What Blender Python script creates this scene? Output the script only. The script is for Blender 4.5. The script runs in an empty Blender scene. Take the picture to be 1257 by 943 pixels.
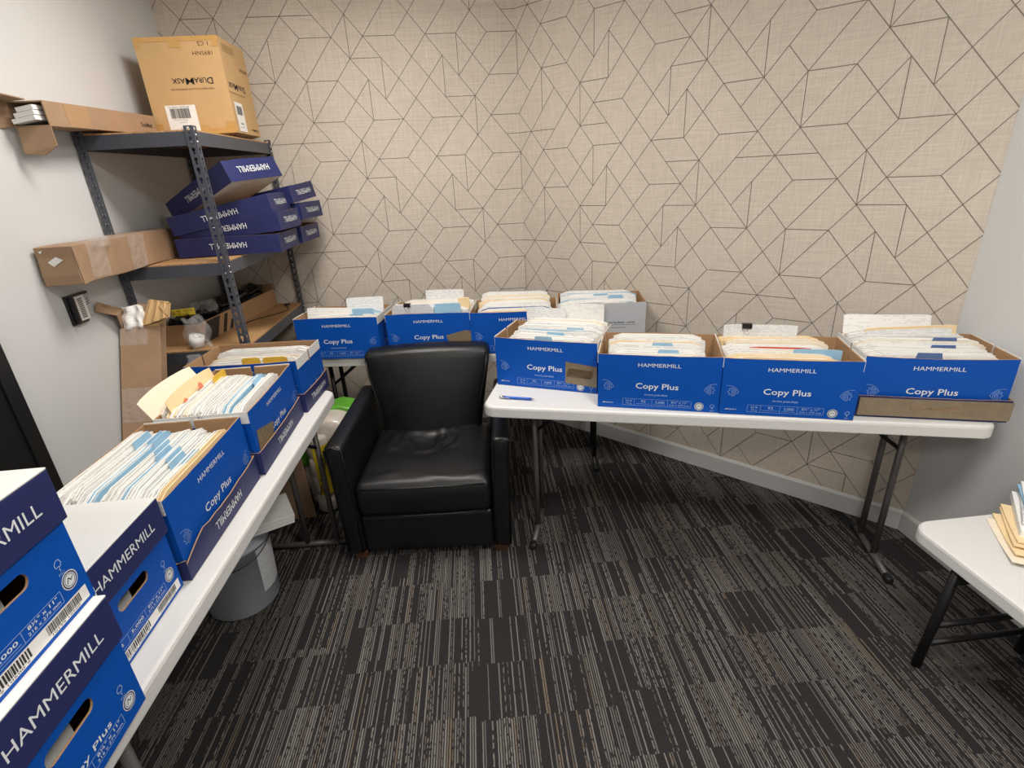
import bpy, bmesh, math, random
from math import sin, cos, pi, radians, sqrt, atan2
from mathutils import Vector, Matrix, Euler
random.seed(7)
S = bpy.context.scene
COL = S.collection

# ------------------------------------------------------------------ camera
F_PX, PITCH, ROLL, YAW, CAM_H = 634.6, 0.3875, -0.0548, 0.0754, 1.6236
def make_camera():
    Fh = Vector((sin(YAW), cos(YAW), 0)); R = Vector((cos(YAW), -sin(YAW), 0)); U = Vector((0, 0, 1))
    F = Fh * cos(PITCH) - U * sin(PITCH); Up = Fh * sin(PITCH) + U * cos(PITCH)
    R2 = R * cos(ROLL) + Up * sin(ROLL); U2 = -R * sin(ROLL) + Up * cos(ROLL)
    m = Matrix((R2, U2, -F)).transposed().to_4x4(); m.translation = (0, 0, CAM_H)
    cd = bpy.data.cameras.new('camera'); cd.sensor_width = 36; cd.lens = 36 * F_PX / 1257; cd.clip_start = 0.02
    c = bpy.data.objects.new('camera', cd); COL.objects.link(c); c.matrix_world = m; S.camera = c
make_camera()
# ------------------------------------------------------------------ world, exposure
w = bpy.data.worlds.new('world'); S.world = w; w.use_nodes = True
w.node_tree.nodes['Background'].inputs[0].default_value = (0.9, 0.95, 1, 1)
w.node_tree.nodes['Background'].inputs[1].default_value = 0.12
S.view_settings.view_transform = 'Standard'; S.view_settings.look = 'None'
S.view_settings.exposure = 0.0; S.view_settings.gamma = 1.0; S.view_settings.use_curve_mapping = False
CEIL = 2.72
# ceiling panels: (x, y, power)  (built with their fixtures below)
PANELS = [(-0.42, 2.1, 30), (0.75, 0.45, 36), (-0.45, -0.95, 30)]
LIGHT_COL = (1.0, 0.955, 0.90)

# ------------------------------------------------------------------ materials
def srgb(r, g, b):
    f = lambda c: (c / 255) / 12.92 if c / 255 <= 0.04045 else ((c / 255 + 0.055) / 1.055) ** 2.4
    return (f(r), f(g), f(b), 1)
class NT:
    def __init__(s, name):
        s.m = bpy.data.materials.new(name); s.m.use_nodes = True; s.t = s.m.node_tree
        s.p = s.t.nodes['Principled BSDF']
    def n(s, typ, **kw):
        nd = s.t.nodes.new(typ)
        for k, v in kw.items():
            if k.startswith('i_'):
                key = k[2:]; key = int(key) if key.isdigit() else key.replace('_', ' ')
                nd.inputs[key].default_value = v
            else: setattr(nd, k, v)
        return nd
    def l(s, a, b): s.t.links.new(a, b)
    def math(s, op, a, b=None, c=None):
        nd = s.t.nodes.new('ShaderNodeMath'); nd.operation = op
        for i, v in enumerate((a, b, c)):
            if v is None: continue
            if isinstance(v, (int, float)): nd.inputs[i].default_value = v
            else: s.l(v, nd.inputs[i])
        return nd.outputs[0]
    def mix(s, fac, a, b):
        nd = s.t.nodes.new('ShaderNodeMix'); nd.data_type = 'RGBA'
        for sk, v in ((nd.inputs['Factor'], fac), (nd.inputs['A'], a), (nd.inputs['B'], b)):
            if isinstance(v, (int, float, tuple)): sk.default_value = v
            else: s.l(v, sk)
        return nd.outputs['Result']
def simple(name, col, rough=0.6, metal=0.0, var=0.06, scale=40, bump=0.0, bscale=None, spec=None, coat=0, stretch=(1, 1, 1), trans=0, alpha=1):
    t = NT(name); p = t.p
    co = t.n('ShaderNodeTexCoord'); mp = t.n('ShaderNodeMapping'); mp.inputs['Scale'].default_value = stretch
    t.l(co.outputs['Object'], mp.inputs[0])
    ns = t.n('ShaderNodeTexNoise', i_Scale=scale, i_Detail=4.0); t.l(mp.outputs[0], ns.inputs['Vector'])
    dark = tuple(c * (1 - var * 2) for c in col[:3]) + (1,); lite = tuple(min(1, c * (1 + var * 2)) for c in col[:3]) + (1,)
    t.l(t.mix(ns.outputs['Fac'], dark, lite), p.inputs['Base Color'])
    p.inputs['Roughness'].default_value = rough; p.inputs['Metallic'].default_value = metal
    if spec is not None: p.inputs['Specular IOR Level'].default_value = spec
    if coat: p.inputs['Coat Weight'].default_value = coat
    if trans: p.inputs['Transmission Weight'].default_value = trans
    if alpha < 1: p.inputs['Alpha'].default_value = alpha
    if bump:
        nb = t.n('ShaderNodeTexNoise', i_Scale=bscale or scale, i_Detail=3.0); t.l(mp.outputs[0], nb.inputs['Vector'])
        b = t.n('ShaderNodeBump', i_Strength=bump, i_Distance=0.01); t.l(nb.outputs['Fac'], b.inputs['Height']); t.l(b.outputs[0], p.inputs['Normal'])
    return t.m
M = {}
M['white_paint'] = simple('painted_wall_white', srgb(207, 207, 206), 0.75, var=0.01, scale=3, bump=0.05, bscale=220)
M['ceiling'] = simple('ceiling_white', srgb(235, 233, 228), 0.9, var=0.02)
M['baseboard'] = simple('baseboard_grey', srgb(200, 200, 198), 0.45, var=0.02, scale=8)
M['blue'] = simple('printed_blue_carton', srgb(0, 78, 172), 0.55, var=0.04, scale=30, bump=0.06, bscale=60, stretch=(1, 1, 4), spec=.25)
M['navy'] = simple('printed_navy_lid', srgb(40, 45, 92), 0.5, var=0.06, scale=25, bump=0.05, bscale=50, spec=.3)
M['ink'] = simple('white_print', srgb(222, 226, 228), 0.6, var=0.02)
M['inkblue'] = simple('pale_blue_print', srgb(150, 178, 222), 0.6, var=0.02)
M['kraft'] = simple('kraft_cardboard', srgb(170, 134, 98), 0.85, var=0.06, scale=18, bump=0.12, bscale=40, stretch=(1, 1, 6))
M['kraft2'] = simple('tan_cardboard', srgb(196, 160, 112), 0.8, var=0.05, scale=9, bump=0.1, bscale=30)
M['kraftd'] = simple('worn_brown_cardboard', srgb(160, 130, 102), 0.8, var=0.1, scale=12, bump=0.2, bscale=22)
M['whiteboard'] = simple('white_corrugated_board', srgb(222, 222, 219), 0.7, var=0.03, scale=60, bump=0.1, bscale=30, stretch=(1, 14, 1))
M['greyboard'] = simple('grey_white_carton', srgb(190, 192, 194), 0.6, var=0.03, scale=12, bump=0.08)
M['tape'] = simple('brown_packing_tape', srgb(128, 112, 88), 0.3, var=0.12, scale=25, bump=0.4, bscale=45, coat=0.3)
M['tapekraft'] = simple('scuffed_kraft_patch', srgb(150, 122, 90), 0.5, var=0.2, scale=30, stretch=(1, 1, 5), bump=0.3)
M['boxtape'] = simple('amber_packing_tape', srgb(196, 152, 88), 0.25, var=0.05, scale=20, coat=0.4)
M['ink_black'] = simple('black_print', srgb(40, 34, 32), 0.6, var=0.05)
M['ink_brown'] = simple('brown_print', srgb(96, 62, 40), 0.6, var=0.05)
M['label'] = simple('white_sticker', srgb(236, 234, 230), 0.4, var=0.01)
M['manila'] = simple('manila_card', srgb(240, 214, 168), 0.65, var=0.04, scale=30)
M['cream'] = simple('cream_paper', srgb(238, 226, 204), 0.7, var=0.03, scale=30)
M['papblue'] = simple('light_blue_card', srgb(150, 190, 216), 0.65, var=0.06, scale=40)
M['papdark'] = simple('slate_blue_card', srgb(84, 112, 160), 0.6, var=0.08, scale=60)
M['papyellow'] = simple('yellow_tab_card', srgb(226, 184, 62), 0.6, var=0.06)
M['papred'] = simple('red_card', srgb(206, 80, 60), 0.6, var=0.05)
M['orange'] = simple('salmon_sticker', srgb(226, 138, 108), 0.6, var=0.05)
M['steel'] = simple('slate_enamel_steel', srgb(76, 79, 88), 0.4, metal=0.2, var=0.05, scale=14)
M['bolt'] = simple('zinc_rivet', srgb(190, 190, 190), 0.3, metal=0.9, var=0.02)
M['leggrey'] = simple('grey_powder_coat_tube', srgb(96, 92, 90), 0.45, metal=0.3, var=0.03)
M['legdark'] = simple('black_powder_coat_tube', srgb(34, 33, 34), 0.4, metal=0.3, var=0.03)
M['rubber'] = simple('black_rubber', srgb(26, 26, 27), 0.5, var=0.03)
M['blackplastic'] = simple('black_plastic', srgb(22, 22, 24), 0.35, var=0.03)
M['door'] = simple('black_painted_door', srgb(22, 22, 23), 0.4, var=0.03, scale=6)
M['wood'] = simple('brown_stained_wood', srgb(78, 52, 32), 0.5, var=0.12, scale=20, stretch=(1, 1, 6))
M['bucket'] = simple('grey_bucket_plastic', srgb(172, 178, 187), 0.4, var=0.05, scale=10)
M['green'] = simple('green_wrapper', srgb(96, 168, 52), 0.35, var=0.15, scale=18, bump=0.3, coat=0.3)
M['wrapwhite'] = simple('white_film_wrapper', srgb(206, 196, 184), 0.3, var=0.08, scale=25, bump=0.5, bscale=30, coat=0.4)
M['yellow'] = simple('yellow_label', srgb(226, 196, 40), 0.4, var=0.04)
M['penblue'] = simple('blue_pen_barrel', srgb(28, 88, 190), 0.25, var=0.02)
M['chrome'] = simple('pen_silver', srgb(190, 190, 190), 0.2, metal=0.9, var=0.02)
M['lightbody'] = simple('fixture_white', srgb(230, 230, 228), 0.5, var=0.01)
M['hole'] = simple('dark_inside_carton', srgb(60, 44, 32), 0.9, var=0.1)

def paper_mat(name, col, dens):
    t = NT(name); co = t.n('ShaderNodeTexCoord'); sp = t.n('ShaderNodeSeparateXYZ'); t.l(co.outputs['Object'], sp.inputs[0])
    z = t.math('MULTIPLY', sp.outputs['Z'], 150.0); row = t.math('FLOOR', z)
    x = t.math('MULTIPLY', sp.outputs['X'], 60.0)
    cb = t.n('ShaderNodeCombineXYZ'); t.l(x, cb.inputs[0]); t.l(t.math('MULTIPLY', row, 7.3), cb.inputs[1]); t.l(t.math('MULTIPLY', sp.outputs['Y'], 90.0), cb.inputs[2])
    ns = t.n('ShaderNodeTexNoise', i_Scale=1.0, i_Detail=2.0); t.l(cb.outputs[0], ns.inputs['Vector'])
    cb2 = t.n('ShaderNodeCombineXYZ'); t.l(t.math('MULTIPLY', sp.outputs['X'], 9.0), cb2.inputs[0]); t.l(t.math('MULTIPLY', row, 3.1), cb2.inputs[1])
    n2 = t.n('ShaderNodeTexNoise', i_Scale=1.0); t.l(cb2.outputs[0], n2.inputs['Vector'])
    fr = t.math('FRACT', z); band = t.math('LESS_THAN', fr, 0.38)
    on = t.math('MULTIPLY', t.math('GREATER_THAN', ns.outputs['Fac'], 0.47), t.math('GREATER_THAN', n2.outputs['Fac'], dens))
    fac = t.math('MULTIPLY', t.math('MULTIPLY', on, band), 0.27)
    t.l(t.mix(fac, col, srgb(90, 90, 100)), t.p.inputs['Base Color']); t.p.inputs['Roughness'].default_value = 0.7
    return t.m
M['paper'] = paper_mat('printed_white_paper', srgb(238, 237, 233), 0.5)
M['edge'] = simple('paper_edge_white', srgb(236, 232, 224), 0.7, var=0.03, scale=90)
M['paperf'] = paper_mat('form_printed_paper', srgb(232, 233, 233), 0.4)
M['paperg'] = paper_mat('grey_tinted_paper', srgb(205, 207, 210), 0.45)

def mat_wallpaper():
    t = NT('linen_wallpaper'); co = t.n('ShaderNodeTexCoord')
    def nz(sc, stretch):
        mp = t.n('ShaderNodeMapping'); mp.inputs['Scale'].default_value = stretch; t.l(co.outputs['Object'], mp.inputs[0])
        n = t.n('ShaderNodeTexNoise', i_Scale=sc, i_Detail=3.0, i_Roughness=0.6); t.l(mp.outputs[0], n.inputs['Vector']); return n.outputs['Fac']
    a = nz(9, (1, 1, 30)); b = nz(9, (30, 30, 1)); c = nz(2.5, (1, 1, 1))
    s = t.math('ADD', t.math('MULTIPLY', a, 0.5), t.math('MULTIPLY', b, 0.5))
    s = t.math('ADD', s, t.math('MULTIPLY', t.math('SUBTRACT', c, 0.5), 0.25))
    r = t.n('ShaderNodeMapRange', i_From_Min=0.33, i_From_Max=0.67); t.l(s, r.inputs[0])
    t.l(t.mix(r.outputs[0], srgb(190, 179, 165), srgb(213, 202, 187)), t.p.inputs['Base Color'])
    t.p.inputs['Roughness'].default_value = 0.8
    b_ = t.n('ShaderNodeBump', i_Strength=0.12, i_Distance=0.004); t.l(s, b_.inputs['Height']); t.l(b_.outputs[0], t.p.inputs['Normal'])
    return t.m
M['wallpaper'] = mat_wallpaper()
M['wpline'] = simple('wallpaper_line_print', srgb(122, 114, 105), 0.6, var=0.05)

def mat_carpet():
    t = NT('striped_carpet_tile'); co = t.n('ShaderNodeTexCoord'); mp = t.n('ShaderNodeMapping')
    mp.inputs['Rotation'].default_value = (0, 0, radians(1.1)); t.l(co.outputs['Object'], mp.inputs[0])
    sp = t.n('ShaderNodeSeparateXYZ'); t.l(mp.outputs[0], sp.inputs[0]); X, Y = sp.outputs['X'], sp.outputs['Y']
    def wn(a, b, c=0.0):
        cb = t.n('ShaderNodeCombineXYZ')
        for i, v in enumerate((a, b, c)):
            if isinstance(v, (int, float)): cb.inputs[i].default_value = v
            else: t.l(v, cb.inputs[i])
        n = t.n('ShaderNodeTexWhiteNoise', noise_dimensions='3D'); t.l(cb.outputs[0], n.inputs['Vector']); return n.outputs['Value']
    P = 0.0078
    xs = t.math('DIVIDE', X, P); sid = t.math('FLOOR', xs); fx = t.math('FRACT', xs)
    # plank bands along Y; inside each band, blocks with their own offsets and line density
    def patch(rowlen, bandw, colw, seed):
        band = t.math('FLOOR', t.math('DIVIDE', t.math('ADD', X, .11), bandw))
        ry = t.math('FLOOR', t.math('ADD', t.math('DIVIDE', Y, rowlen), t.math('MULTIPLY', wn(band, seed + .5), 7.0)))
        cx = t.math('FLOOR', t.math('ADD', t.math('DIVIDE', X, colw), t.math('MULTIPLY', wn(ry, band, seed), 5.0)))
        return wn(cx, ry, t.math('ADD', band, seed)), t.math('ADD', t.math('MULTIPLY', ry, 3.7), band)
    d1, r1 = patch(0.205, 0.46, 0.235, 1.0); d2, r2 = patch(0.41, 0.23, 0.115, 2.0); d3, r3 = patch(0.82, 0.92, 0.46, 3.0)
    dens = t.math('ADD', t.math('ADD', t.math('MULTIPLY', d1, 0.62), t.math('MULTIPLY', d2, 0.36)), t.math('MULTIPLY', d3, 0.2))
    dens = t.math('ADD', dens, -0.02)
    sv = wn(sid, r1, 5.0); on = t.math('LESS_THAN', sv, dens)
    lv = t.math('ADD', t.math('MULTIPLY', wn(sid, r1, 9.0), 0.5), 0.5)
    wdt = t.math('ADD', t.math('MULTIPLY', wn(sid, r1, 11.0), 0.14), 0.19)
    jit = t.n('ShaderNodeTexNoise', i_Scale=60.0, i_Detail=2.0); t.l(mp.outputs[0], jit.inputs['Vector'])
    prof = t.math('LESS_THAN', t.math('ABSOLUTE', t.math('SUBTRACT', fx, t.math('ADD', 0.35, t.math('MULTIPLY', jit.outputs['Fac'], 0.3)))), wdt)
    fine = t.n('ShaderNodeTexNoise', i_Scale=330.0, i_Detail=2.0); t.l(mp.outputs[0], fine.inputs['Vector'])
    mp2 = t.n('ShaderNodeMapping'); mp2.inputs['Scale'].default_value = (1, 0.35, 1); t.l(mp.outputs[0], mp2.inputs[0])
    sp2 = t.n('ShaderNodeTexNoise', i_Scale=160.0, i_Detail=1.0); t.l(mp2.outputs[0], sp2.inputs['Vector'])
    brk = t.math('GREATER_THAN', sp2.outputs['Fac'], t.math('ADD', t.math('MULTIPLY', wn(sid, r2, 13.0), 0.3), 0.2))
    light = t.math('MULTIPLY', t.math('MULTIPLY', t.math('MULTIPLY', on, prof), lv), brk)
    base = t.mix(fine.outputs['Fac'], srgb(22, 21, 23), srgb(60, 58, 58))
    hue = wn(sid, r1, 17.0)
    lc = t.mix(hue, srgb(130, 126, 121), srgb(114, 110, 106))
    lc2 = t.mix(t.math('GREATER_THAN', hue, 0.88), lc, srgb(120, 108, 94))
    t.l(t.mix(light, base, lc2), t.p.inputs['Base Color']); t.p.inputs['Roughness'].default_value = 0.95
    t.p.inputs['Specular IOR Level'].default_value = 0.1
    b = t.n('ShaderNodeBump', i_Strength=0.5, i_Distance=0.003)
    t.l(t.math('ADD', fine.outputs['Fac'], t.math('MULTIPLY', light, 0.6)), b.inputs['Height']); t.l(b.outputs[0], t.p.inputs['Normal'])
    return t.m
M['carpet'] = mat_carpet()

def mat_leather():
    t = NT('black_leather'); co = t.n('ShaderNodeTexCoord')
    v = t.n('ShaderNodeTexVoronoi', i_Scale=260.0); t.l(co.outputs['Object'], v.inputs['Vector'])
    n = t.n('ShaderNodeTexNoise', i_Scale=9.0, i_Detail=4.0); t.l(co.outputs['Object'], n.inputs['Vector'])
    h = t.math('ADD', t.math('MULTIPLY', v.outputs['Distance'], 0.12), t.math('MULTIPLY', n.outputs['Fac'], 0.5))
    b = t.n('ShaderNodeBump', i_Strength=0.35, i_Distance=0.01); t.l(h, b.inputs['Height']); t.l(b.outputs[0], t.p.inputs['Normal'])
    t.l(t.mix(n.outputs['Fac'], srgb(12, 12, 13), srgb(24, 24, 25)), t.p.inputs['Base Color'])
    r = t.n('ShaderNodeMapRange', i_To_Min=0.30, i_To_Max=0.46); t.l(n.outputs['Fac'], r.inputs[0]); t.l(r.outputs[0], t.p.inputs['Roughness'])
    t.p.inputs['Specular IOR Level'].default_value = 0.4; t.p.inputs['Coat Weight'].default_value = 0.08; t.p.inputs['Coat Roughness'].default_value = 0.35
    return t.m
M['leather'] = mat_leather()

def mat_tabletop():
    t = NT('white_blow_moulded_plastic'); co = t.n('ShaderNodeTexCoord')
    n = t.n('ShaderNodeTexNoise', i_Scale=400.0, i_Detail=2.0); t.l(co.outputs['Object'], n.inputs['Vector'])
    n2 = t.n('ShaderNodeTexNoise', i_Scale=14.0, i_Detail=5.0, i_Roughness=0.7); t.l(co.outputs['Object'], n2.inputs['Vector'])
    r = t.n('ShaderNodeMapRange', i_From_Min=0.64, i_From_Max=0.78, i_To_Max=0.35); t.l(n2.outputs['Fac'], r.inputs[0])
    t.l(t.mix(r.outputs[0], srgb(214, 213, 210), srgb(170, 168, 164)), t.p.inputs['Base Color'])
    b = t.n('ShaderNodeBump', i_Strength=0.25, i_Distance=0.002); t.l(n.outputs['Fac'], b.inputs['Height']); t.l(b.outputs[0], t.p.inputs['Normal'])
    t.p.inputs['Roughness'].default_value = 0.42
    return t.m
M['top'] = mat_tabletop()

def mat_board():
    t = NT('particle_board'); co = t.n('ShaderNodeTexCoord'); mp = t.n('ShaderNodeMapping'); mp.inputs['Scale'].default_value = (1, 6, 1); t.l(co.outputs['Object'], mp.inputs[0])
    n = t.n('ShaderNodeTexNoise', i_Scale=90.0, i_Detail=4.0); t.l(mp.outputs[0], n.inputs['Vector'])
    r = t.n('ShaderNodeMapRange', i_From_Min=0.35, i_From_Max=0.65); t.l(n.outputs['Fac'], r.inputs[0])
    t.l(t.mix(r.outputs[0], srgb(158, 118, 78), srgb(196, 156, 108)), t.p.inputs['Base Color']); t.p.inputs['Roughness'].default_value = 0.7
    return t.m
M['board'] = mat_board()
def mat_film():
    t = NT('clear_plastic_film'); t.p.inputs['Base Color'].default_value = (0.9, 0.9, 0.9, 1); t.p.inputs['Roughness'].default_value = 0.12
    t.p.inputs['Alpha'].default_value = 0.14; co = t.n('ShaderNodeTexCoord')
    n = t.n('ShaderNodeTexNoise', i_Scale=28.0, i_Detail=3.0); t.l(co.outputs['Object'], n.inputs['Vector'])
    b = t.n('ShaderNodeBump', i_Strength=1.0, i_Distance=0.02); t.l(n.outputs['Fac'], b.inputs['Height']); t.l(b.outputs[0], t.p.inputs['Normal'])
    return t.m
M['film'] = mat_film()
def mat_blackbag():
    t = NT('black_plastic_bag'); t.p.inputs['Base Color'].default_value = srgb(16, 16, 18); t.p.inputs['Roughness'].default_value = 0.25
    co = t.n('ShaderNodeTexCoord'); n = t.n('ShaderNodeTexNoise', i_Scale=24.0, i_Detail=3.0); t.l(co.outputs['Object'], n.inputs['Vector'])
    b = t.n('ShaderNodeBump', i_Strength=1.0, i_Distance=0.02); t.l(n.outputs['Fac'], b.inputs['Height']); t.l(b.outputs[0], t.p.inputs['Normal'])
    return t.m
M['blackbag'] = mat_blackbag()
def mat_emit():
    t = NT('lit_diffuser'); t.p.inputs['Base Color'].default_value = (0.9, 0.9, 0.88, 1)
    t.p.inputs['Emission Color'].default_value = LIGHT_COL + (1,); t.p.inputs['Emission Strength'].default_value = 3.0
    return t.m
M['emit'] = mat_emit()

# ------------------------------------------------------------------ mesh builder
class MB:
    def __init__(s): s.v = []; s.f = []; s.mi = []; s.mats = []; s.sm = []
    def m(s, name):
        if name not in s.mats: s.mats.append(name)
        return s.mats.index(name)
    def add(s, vs, fs, mat, T=None, smooth=False):
        o = len(s.v); T = T or Matrix()
        s.v += [tuple(T @ Vector(v)) for v in vs]; k = s.m(mat)
        for f in fs: s.f.append(tuple(i + o for i in f)); s.mi.append(k); s.sm.append(smooth)
        return s
    def quad(s, pts, mat, T=None): return s.add(pts, [tuple(range(len(pts)))], mat, T)
    def box(s, lo, hi, mat, T=None, faces=None):
        (a, b, c), (d, e, f) = lo, hi
        vs = [(a, b, c), (d, b, c), (d, e, c), (a, e, c), (a, b, f), (d, b, f), (d, e, f), (a, e, f)]
        F = {'-z': (0, 3, 2, 1), '+z': (4, 5, 6, 7), '-y': (0, 1, 5, 4), '+x': (1, 2, 6, 5), '+y': (2, 3, 7, 6), '-x': (3, 0, 4, 7)}
        for k, q in F.items(): s.add([vs[i] for i in range(8)], [q], (faces or {}).get(k, mat), T) if False else None
        o = len(s.v); T = T or Matrix(); s.v += [tuple(T @ Vector(v)) for v in vs]
        for k, q in F.items():
            s.f.append(tuple(i + o for i in q)); s.mi.append(s.m((faces or {}).get(k, mat))); s.sm.append(False)
        return s
    def hexa(s, vs, mat, faces=None):   # 8 corners: bottom 4 ccw, top 4 ccw
        o = len(s.v); s.v += [tuple(v) for v in vs]
        F = {'-z': (0, 3, 2, 1), '+z': (4, 5, 6, 7), '-y': (0, 1, 5, 4), '+x': (1, 2, 6, 5), '+y': (2, 3, 7, 6), '-x': (3, 0, 4, 7)}
        for k, q in F.items():
            s.f.append(tuple(i + o for i in q)); s.mi.append(s.m((faces or {}).get(k, mat))); s.sm.append(False)
        return s
    def tube(s, pts, r, mat, seg=10, closed_ends=True, T=None, taper=None):
        pts = [Vector(p) for p in pts]; n = len(pts); vs = []; fs = []
        prev = None
        for i, p in enumerate(pts):
            d = (pts[min(i + 1, n - 1)] - pts[max(i - 1, 0)]).normalized()
            if prev is None:
                a = Vector((0, 0, 1)) if abs(d.z) < 0.9 else Vector((1, 0, 0)); u = d.cross(a).normalized()
            else: u = (prev - d * prev.dot(d)).normalized()
            prev = u; v = d.cross(u); rr = r * (taper[i] if taper else 1)
            for k in range(seg):
                t = 2 * pi * k / seg; vs.append(tuple(p + (u * cos(t) + v * sin(t)) * rr))
        for i in range(n - 1):
            for k in range(seg):
                k2 = (k + 1) % seg; fs.append((i * seg + k, i * seg + k2, (i + 1) * seg + k2, (i + 1) * seg + k))
        if closed_ends: fs.append(tuple(range(seg))[::-1]); fs.append(tuple((n - 1) * seg + k for k in range(seg)))
        return s.add(vs, fs, mat, T, True)
    def lathe(s, prof, mat, seg=28, T=None, smooth=True):
        vs = []; fs = []
        for r, z in prof:
            for k in range(seg): t = 2 * pi * k / seg; vs.append((r * cos(t), r * sin(t), z))
        for i in range(len(prof) - 1):
            for k in range(seg):
                k2 = (k + 1) % seg; fs.append((i * seg + k, i * seg + k2, (i + 1) * seg + k2, (i + 1) * seg + k))
        return s.add(vs, fs, mat, T, smooth)
    def rbox(s, h, r, mat, n=6, e=3, deform=None, T=None, center=(0, 0, 0)):
        rr = (r, r, r) if isinstance(r, (int, float)) else r
        ax = []
        for k in range(3):
            hk, rk = h[k], rr[k]; L = []
            for i in range(e): L.append(-hk + rk * (1 - cos(pi / 2 * i / e)) if rk > 0 else -hk)
            m = max(1, n if isinstance(n, int) else n[k])
            for i in range(m + 1): L.append(-(hk - rk) + 2 * (hk - rk) * i / m)
            for i in range(e): L.append(hk - rk * (1 - cos(pi / 2 * (e - 1 - i) / e)))
            L = sorted(set(round(a, 6) for a in L)); ax.append(L)
        vs = []; idx = {}; fs = []
        def vid(p):
            c = [max(-(h[k] - rr[k]), min(h[k] - rr[k], p[k])) for k in range(3)]
            d = [(p[k] - c[k]) / rr[k] if rr[k] > 0 else 0 for k in range(3)]
            L = sqrt(sum(a * a for a in d)) or 1; mx = max(abs(a) for a in d) or 1
            q = tuple(c[k] + rr[k] * d[k] / L * 1.0 for k in range(3)) if any(d) else tuple(p)
            key = tuple(round(a, 5) for a in p)
            if key not in idx: idx[key] = len(vs); vs.append(q)
            return idx[key]
        for a in range(3):
            b, c = (a + 1) % 3, (a + 2) % 3
            for sg in (-1, 1):
                for i in range(len(ax[b]) - 1):
                    for j in range(len(ax[c]) - 1):
                        q = []
                        for (di, dj) in ((0, 0), (1, 0), (1, 1), (0, 1)):
                            p = [0, 0, 0]; p[a] = sg * h[a]; p[b] = ax[b][i + di]; p[c] = ax[c][j + dj]; q.append(vid(p))
                        fs.append(tuple(q) if sg > 0 else tuple(q[::-1]))
        C = Vector(center)
        vs = [Vector(v) for v in vs]
        if deform: vs = [Vector(deform(v)) for v in vs]
        return s.add([tuple(v + C) for v in vs], fs, mat, T, True)
    def build(s, name, parent=None, bevel=0, solid=0, subsurf=0):
        me = bpy.data.meshes.new(name); me.from_pydata(s.v, [], s.f)
        for k in s.mats: me.materials.append(M[k])
        me.polygons.foreach_set('material_index', s.mi); me.polygons.foreach_set('use_smooth', s.sm); me.update()
        o = bpy.data.objects.new(name, me); COL.objects.link(o)
        if parent: o.parent = parent
        if solid: md = o.modifiers.new('solid', 'SOLIDIFY'); md.thickness = solid; md.offset = 0
        if bevel: md = o.modifiers.new('bevel', 'BEVEL'); md.width = bevel; md.segments = 2; md.limit_method = 'ANGLE'; md.angle_limit = radians(40)
        if subsurf: md = o.modifiers.new('sub', 'SUBSURF'); md.levels = subsurf; md.render_levels = subsurf
        return o
def thing(name, label, cat, loc=(0, 0, 0), rz=0, group=None, rot=None):
    o = bpy.data.objects.new(name, None); COL.objects.link(o); o.location = loc
    o.rotation_euler = rot if rot else (0, 0, rz); o.empty_display_size = 0.1
    o['label'] = label; o['category'] = cat
    if group: o['group'] = group
    return o
def tag(o, label, cat, group=None, loc=None, rz=None, rot=None, kind=None):
    o['label'] = label; o['category'] = cat
    if group: o['group'] = group
    if kind: o['kind'] = kind
    if loc: o.location = loc
    if rz is not None: o.rotation_euler = (0, 0, rz)
    if rot: o.rotation_euler = rot
    return o
def struct(o): o['kind'] = 'structure'; return o

# ------------------------------------------------------------------ lettering
_tc = {}
def glyphs(txt, bold):
    k = (txt, bold)
    if k in _tc: return _tc[k]
    cu = bpy.data.curves.new('t', 'FONT'); cu.body = txt; cu.size = 1; cu.resolution_u = 2
    cu.offset = 0.011 if bold else 0.0
    o = bpy.data.objects.new('t', cu); COL.objects.link(o)
    dg = bpy.context.evaluated_depsgraph_get(); dg.update()
    me = bpy.data.meshes.new_from_object(o.evaluated_get(dg))
    vs = [v.co.to_2d().to_tuple() for v in me.vertices]; fs = [tuple(p.vertices) for p in me.polygons]
    bpy.data.meshes.remove(me); bpy.data.objects.remove(o); bpy.data.curves.remove(cu)
    x0 = min(v[0] for v in vs); x1 = max(v[0] for v in vs); y0 = 0.0; y1 = 0.729
    vs = [((a - x0) / (x1 - x0), (b - y0) / (y1 - y0)) for a, b in vs]
    _tc[k] = (vs, fs); return _tc[k]
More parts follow.
